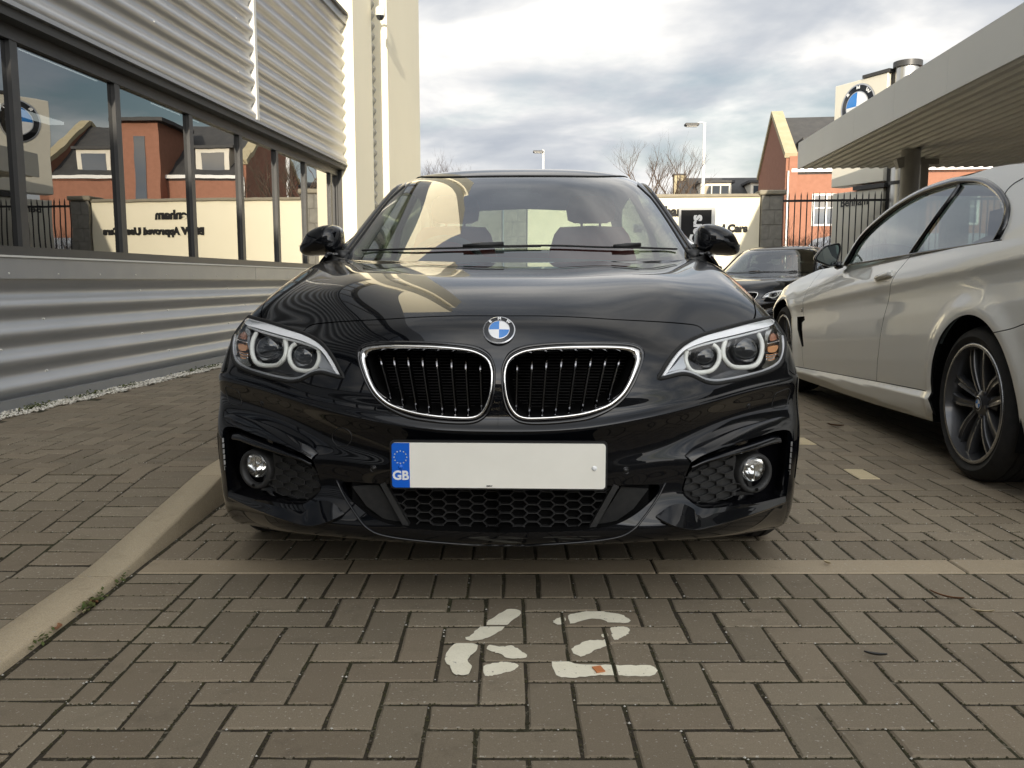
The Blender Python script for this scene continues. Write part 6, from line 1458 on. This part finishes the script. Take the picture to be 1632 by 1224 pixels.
    # handle, repeater, wing vent, mirror
    def handle(b):
        A, Bq = wside(1392, 444), wside(1418, 435.5); n = 9; rows = []
        for k in range(n):
            t = k/(n-1); s = A[0]*(1-t)+Bq[0]*t; z = A[1]*(1-t)+Bq[1]*t; o = float(off(np.array([s]), np.array([z]))[0]); d = .030*math.sin(PI*(.08+.84*t))**.5; h = .012+.004*t
            rows.append([(-WHW+o+.004, s, z+h*.8), (-WHW+o-d*.7, s, z+h), (-WHW+o-d, s, z+h*.4), (-WHW+o-d, s, z-h*.5), (-WHW+o-d*.7, s, z-h), (-WHW+o+.004, s, z-h*.8)])
        rows[0] = [rows[1][0]]*6 if False else rows[0]; b.grid(rows, 0, True); b.f.append((0, 1, 2, 3, 4, 5)); b.f.append((53, 52, 51, 50, 49, 48)); b.mi += [0, 0]; b.sm += [False, False]
    both('door_handle', handle, [WP], dl)
    for o in list(bpy.data.objects):
        pass
    def cup(b):
        s, z = wside(1398, 446); o = float(off(np.array([s]), np.array([z]))[0]); b.lathe([(-WHW+o-.002, .001), (-WHW+o-.001, .030), (-WHW+o+.01, .036)], 20, 'x', (0, s, z))
    def badge(b):
        s, z = wside(1275, 494.5); o = float(off(np.array([s]), np.array([z]))[0]); b.box(-WHW+o-.004, -WHW+o+.004, s-.016, s+.016, z-.014, z+.014, bev=.003)
    both('wing_badge', badge, [M['gloss_black']])
    both('wing_vent_liner', lambda b: b.box(-WHW+.03, -WHW+.05, 2.45, 2.80, .33, .64), [M['void']])
    def mir(b):
        S0 = 1.93; pts = []
        for x, y in ((1300, 414), (1305, 404), (1317, 393), (1329, 389.5), (1342, 387.6), (1344.5, 397), (1341, 412), (1337, 421), (1327, 424.5), (1312, 420)):
            d = ray(x, y); k = ((_wc+_wu*S0-EYE)@_wu)/(d@_wu); p = EYE+k*d; pts.append(((p-_wc)@_wt-WHW, p[2]))
        P = smooth_closed(pts, 40); c = P.mean(0); rows = []
        for sc, dy in ((.90, .004), (1.0, -.004), (1.0, .03), (.93, .06), (.75, .09), (.4, .105), (.02, .108)): rows.append([(c[0]+(q[0]-c[0])*sc, S0+dy+.25*(q[0]-c[0]), c[1]+(q[1]-c[1])*sc) for q in P])
        b.grid(rows, 0, True, True); b.tube([(c[0]+.06, S0+.02, c[1]-.07), (-WHW+.06, S0-.02, .955)], .025, 8); b._P = (P, c, S0)
    bm = MB(); mir(bm); P, c, S0 = bm._P; mo = bm.build('door_mirror', [M['gloss_black']], car); b = MB(); q = [(c[0]+(q[0]-c[0])*.86, S0+.002+.25*(q[0]-c[0]), c[1]+(q[1]-c[1])*.86) for q in P]; b.add(q+[tuple(np.mean(q, 0))], [(i, (i+1) % 40, 40) for i in range(40)]); b.build('mirror_glass', [M['side_mirror']], mo, fix=False)
    bm = MB(); mir(bm); flipx(bm); bm.build('door_mirror', [M['gloss_black']], car)
    # cabin
    b = MB(); b.box(-.80, .80, -.9, 2.3, .25, .55); b.box(-.78, .78, 1.85, 2.3, .5, .93, bev=.05); b.build('cabin_floor', [M['cabin_black']], car)
    for x in (-.38, .38):
        b = MB(); rows = [[(x+w*math.copysign(abs(math.cos(t))**.6, math.cos(t)), y+d*math.sin(t), z) for t in np.linspace(0, 2*PI, 20, endpoint=False)] for z, y, w, d in ((.5, 1.0, .24, .08), (.75, .92, .25, .09), (.95, .84, .22, .08), (1.05, .80, .17, .06), (1.08, .79, .11, .05), (1.2, .76, .12, .045), (1.22, .75, .05, .02))]; b.grid(rows, 0, True, True); b.box(x-.24, x+.24, 1.0, 1.5, .42, .56, bev=.04); b.build('seat', [M['cabin_pale']], car)
    b = MB(); b.box(-.6, .6, -.15, .1, .5, 1.0, bev=.05); b.box(-.5, -.2, -.2, -.08, 1.0, 1.14, bev=.04); b.box(.2, .5, -.2, -.08, 1.0, 1.14, bev=.04); b.build('rear_seat', [M['cabin_pale']], car)
    b = MB(); b.tube([(-.37+.18*math.cos(t), 1.75+.05*math.sin(t), .90+.17*math.sin(t)) for t in np.linspace(0, 2*PI, 30, endpoint=False)], .015, 6, closed=True); flipx(b); b.build('steering_wheel', [M['cabin_black']], car)
    b = MB(); b.box(-.78, .78, -.95, 3.7, .17, .34); b.box(-.55, .55, 2.4, 3.8, .3, .8); b.box(-.6, .6, -1.0, -.1, .3, .95); b.build('underbody', [M['void']], car)
    for sg in (-1, 1):
        for y in (0, FA):
            b = MB(); tt = np.linspace(-.12*PI, 1.12*PI, 30); b.grid([[(x, y+r*math.cos(t), .335+r*math.sin(t)) for t in tt] for x, r in ((sg*(WHW-.022), .390), (sg*(WHW-.05), .398), (sg*.60, .40), (sg*.60, .001))]); b.build('wheel_arch', [M['void']], car)
            w = make_wheel(car, (sg*(WHW-.012-.135), y, .332), .332, .252, .27, flip=sg > 0)
            if sg < 0 and y == 0: w.rotation_euler = (R(-8), 0, 0)
    return car
# ------------------------------------------------------------------ cars in place
M['side_mirror'] = mat('mirror_face', (.22, .25, .25), .04, metal=1)
car1 = black_car(); tag(car1, 'glossy black coupe with a blank white number plate beside the kerb', 'car', 'black coupes parked nose out')
car2 = copy_tree(car1); q = at_y(1172, 440, 12.3); car2.location = (q[0]-.05, 12.3, 0); car2.rotation_euler = (0, 0, -R(33)); 
for o in [o for c in children(car2) for o in (c, *children(c)) if o.name.startswith(('seat', 'headrest', 'rear_seat'))]:
    o.material_slots[0].link = 'OBJECT'; o.material_slots[0].material = M['cabin_black']
car2['label'] = 'distant dark coupe half hidden behind the pale car, below the sign wall'
wcar = white_car()
# van beyond the railings
M['van_white'] = paint('van_white', (.72, .73, .73))
def van():
    p = at_y(1249, 415, 20.6); e = empty('parked_van', (p[0], 20.6, 0), 0, 'white panel van behind the black railings and the pylon', 'van'); L = 5.2
    prof = [(0, .35), (-.02, .62), (.05, .80), (.55, 1.02), (.95, 1.55), (1.25, 1.86), (1.6, 1.95), (L-.2, 1.97), (L, 1.85), (L, .35)]
    mb = MB(); P = smooth_open(prof, 60); mb.grid([[(u, y, .4+(v-.4)*s) for u, v in P] for y, s in ((.0, .90), (.03, .975), (.15, 1), (1.6, 1), (1.75, .975), (1.8, .90))], 0, True)
    mb.prism([tuple(q) for q in P], lambda u, v, d: (u, d, .4+(v-.4)*.90), .001, 1.799, sides=False); mb.build('body', M['van_white'], e)
    for y, d in ((-.012, 1), (1.79, -1)):
        mb = MB(); mb.prism([(.62, 1.06), (1.0, 1.53), (1.22, 1.72), (1.75, 1.74), (1.78, 1.08)], lambda u, v, dd: (u, dd+.0+.08*max(0, (v-1.0)), v), y, y+.02); mb.build('window', M['side_glass'], e)
    mb = MB(); mb.grid([[(.60, .2, 1.07), (.60, 1.6, 1.07)], [(1.16, .25, 1.74), (1.16, 1.55, 1.74)]]); mb.build('windscreen', M['side_glass'], e)
    text_obj('lettering', 'BUILDERS', .30, M['frame_grey'], e, Matrix.Translation((3.2, -.006, 1.35)) @ RXW, extrude=.002, bold=.006)
    for x in (.95, L-1.0):
        mb = MB(); mb.lathe([(-.02, .001), (-.03, .20), (-.05, .31), (.15, .32), (.18, .2)], 28, 'y', (x, .02, .32)); mb.build('wheel', M['rubber'], e)
    mb = MB(); mb.box(-.16, .0, .0, .02, 0, .1); return e
van()
GROUPS = {'lamp_post': 'street lamps beyond the forecourt', 'railing_fence': 'black railings along the forecourt edge', 'stone_pillar': 'grey block pillars of the boundary', 'low_house': 'low slate roofed houses beyond the forecourt', 'bare_tree': 'bare winter trees', 'fallen_leaf': 'dry leaves on the paving'}
for o in bpy.data.objects:
    if o.parent is None and o.name.split('.')[0] in GROUPS: o['group'] = GROUPS[o.name.split('.')[0]]
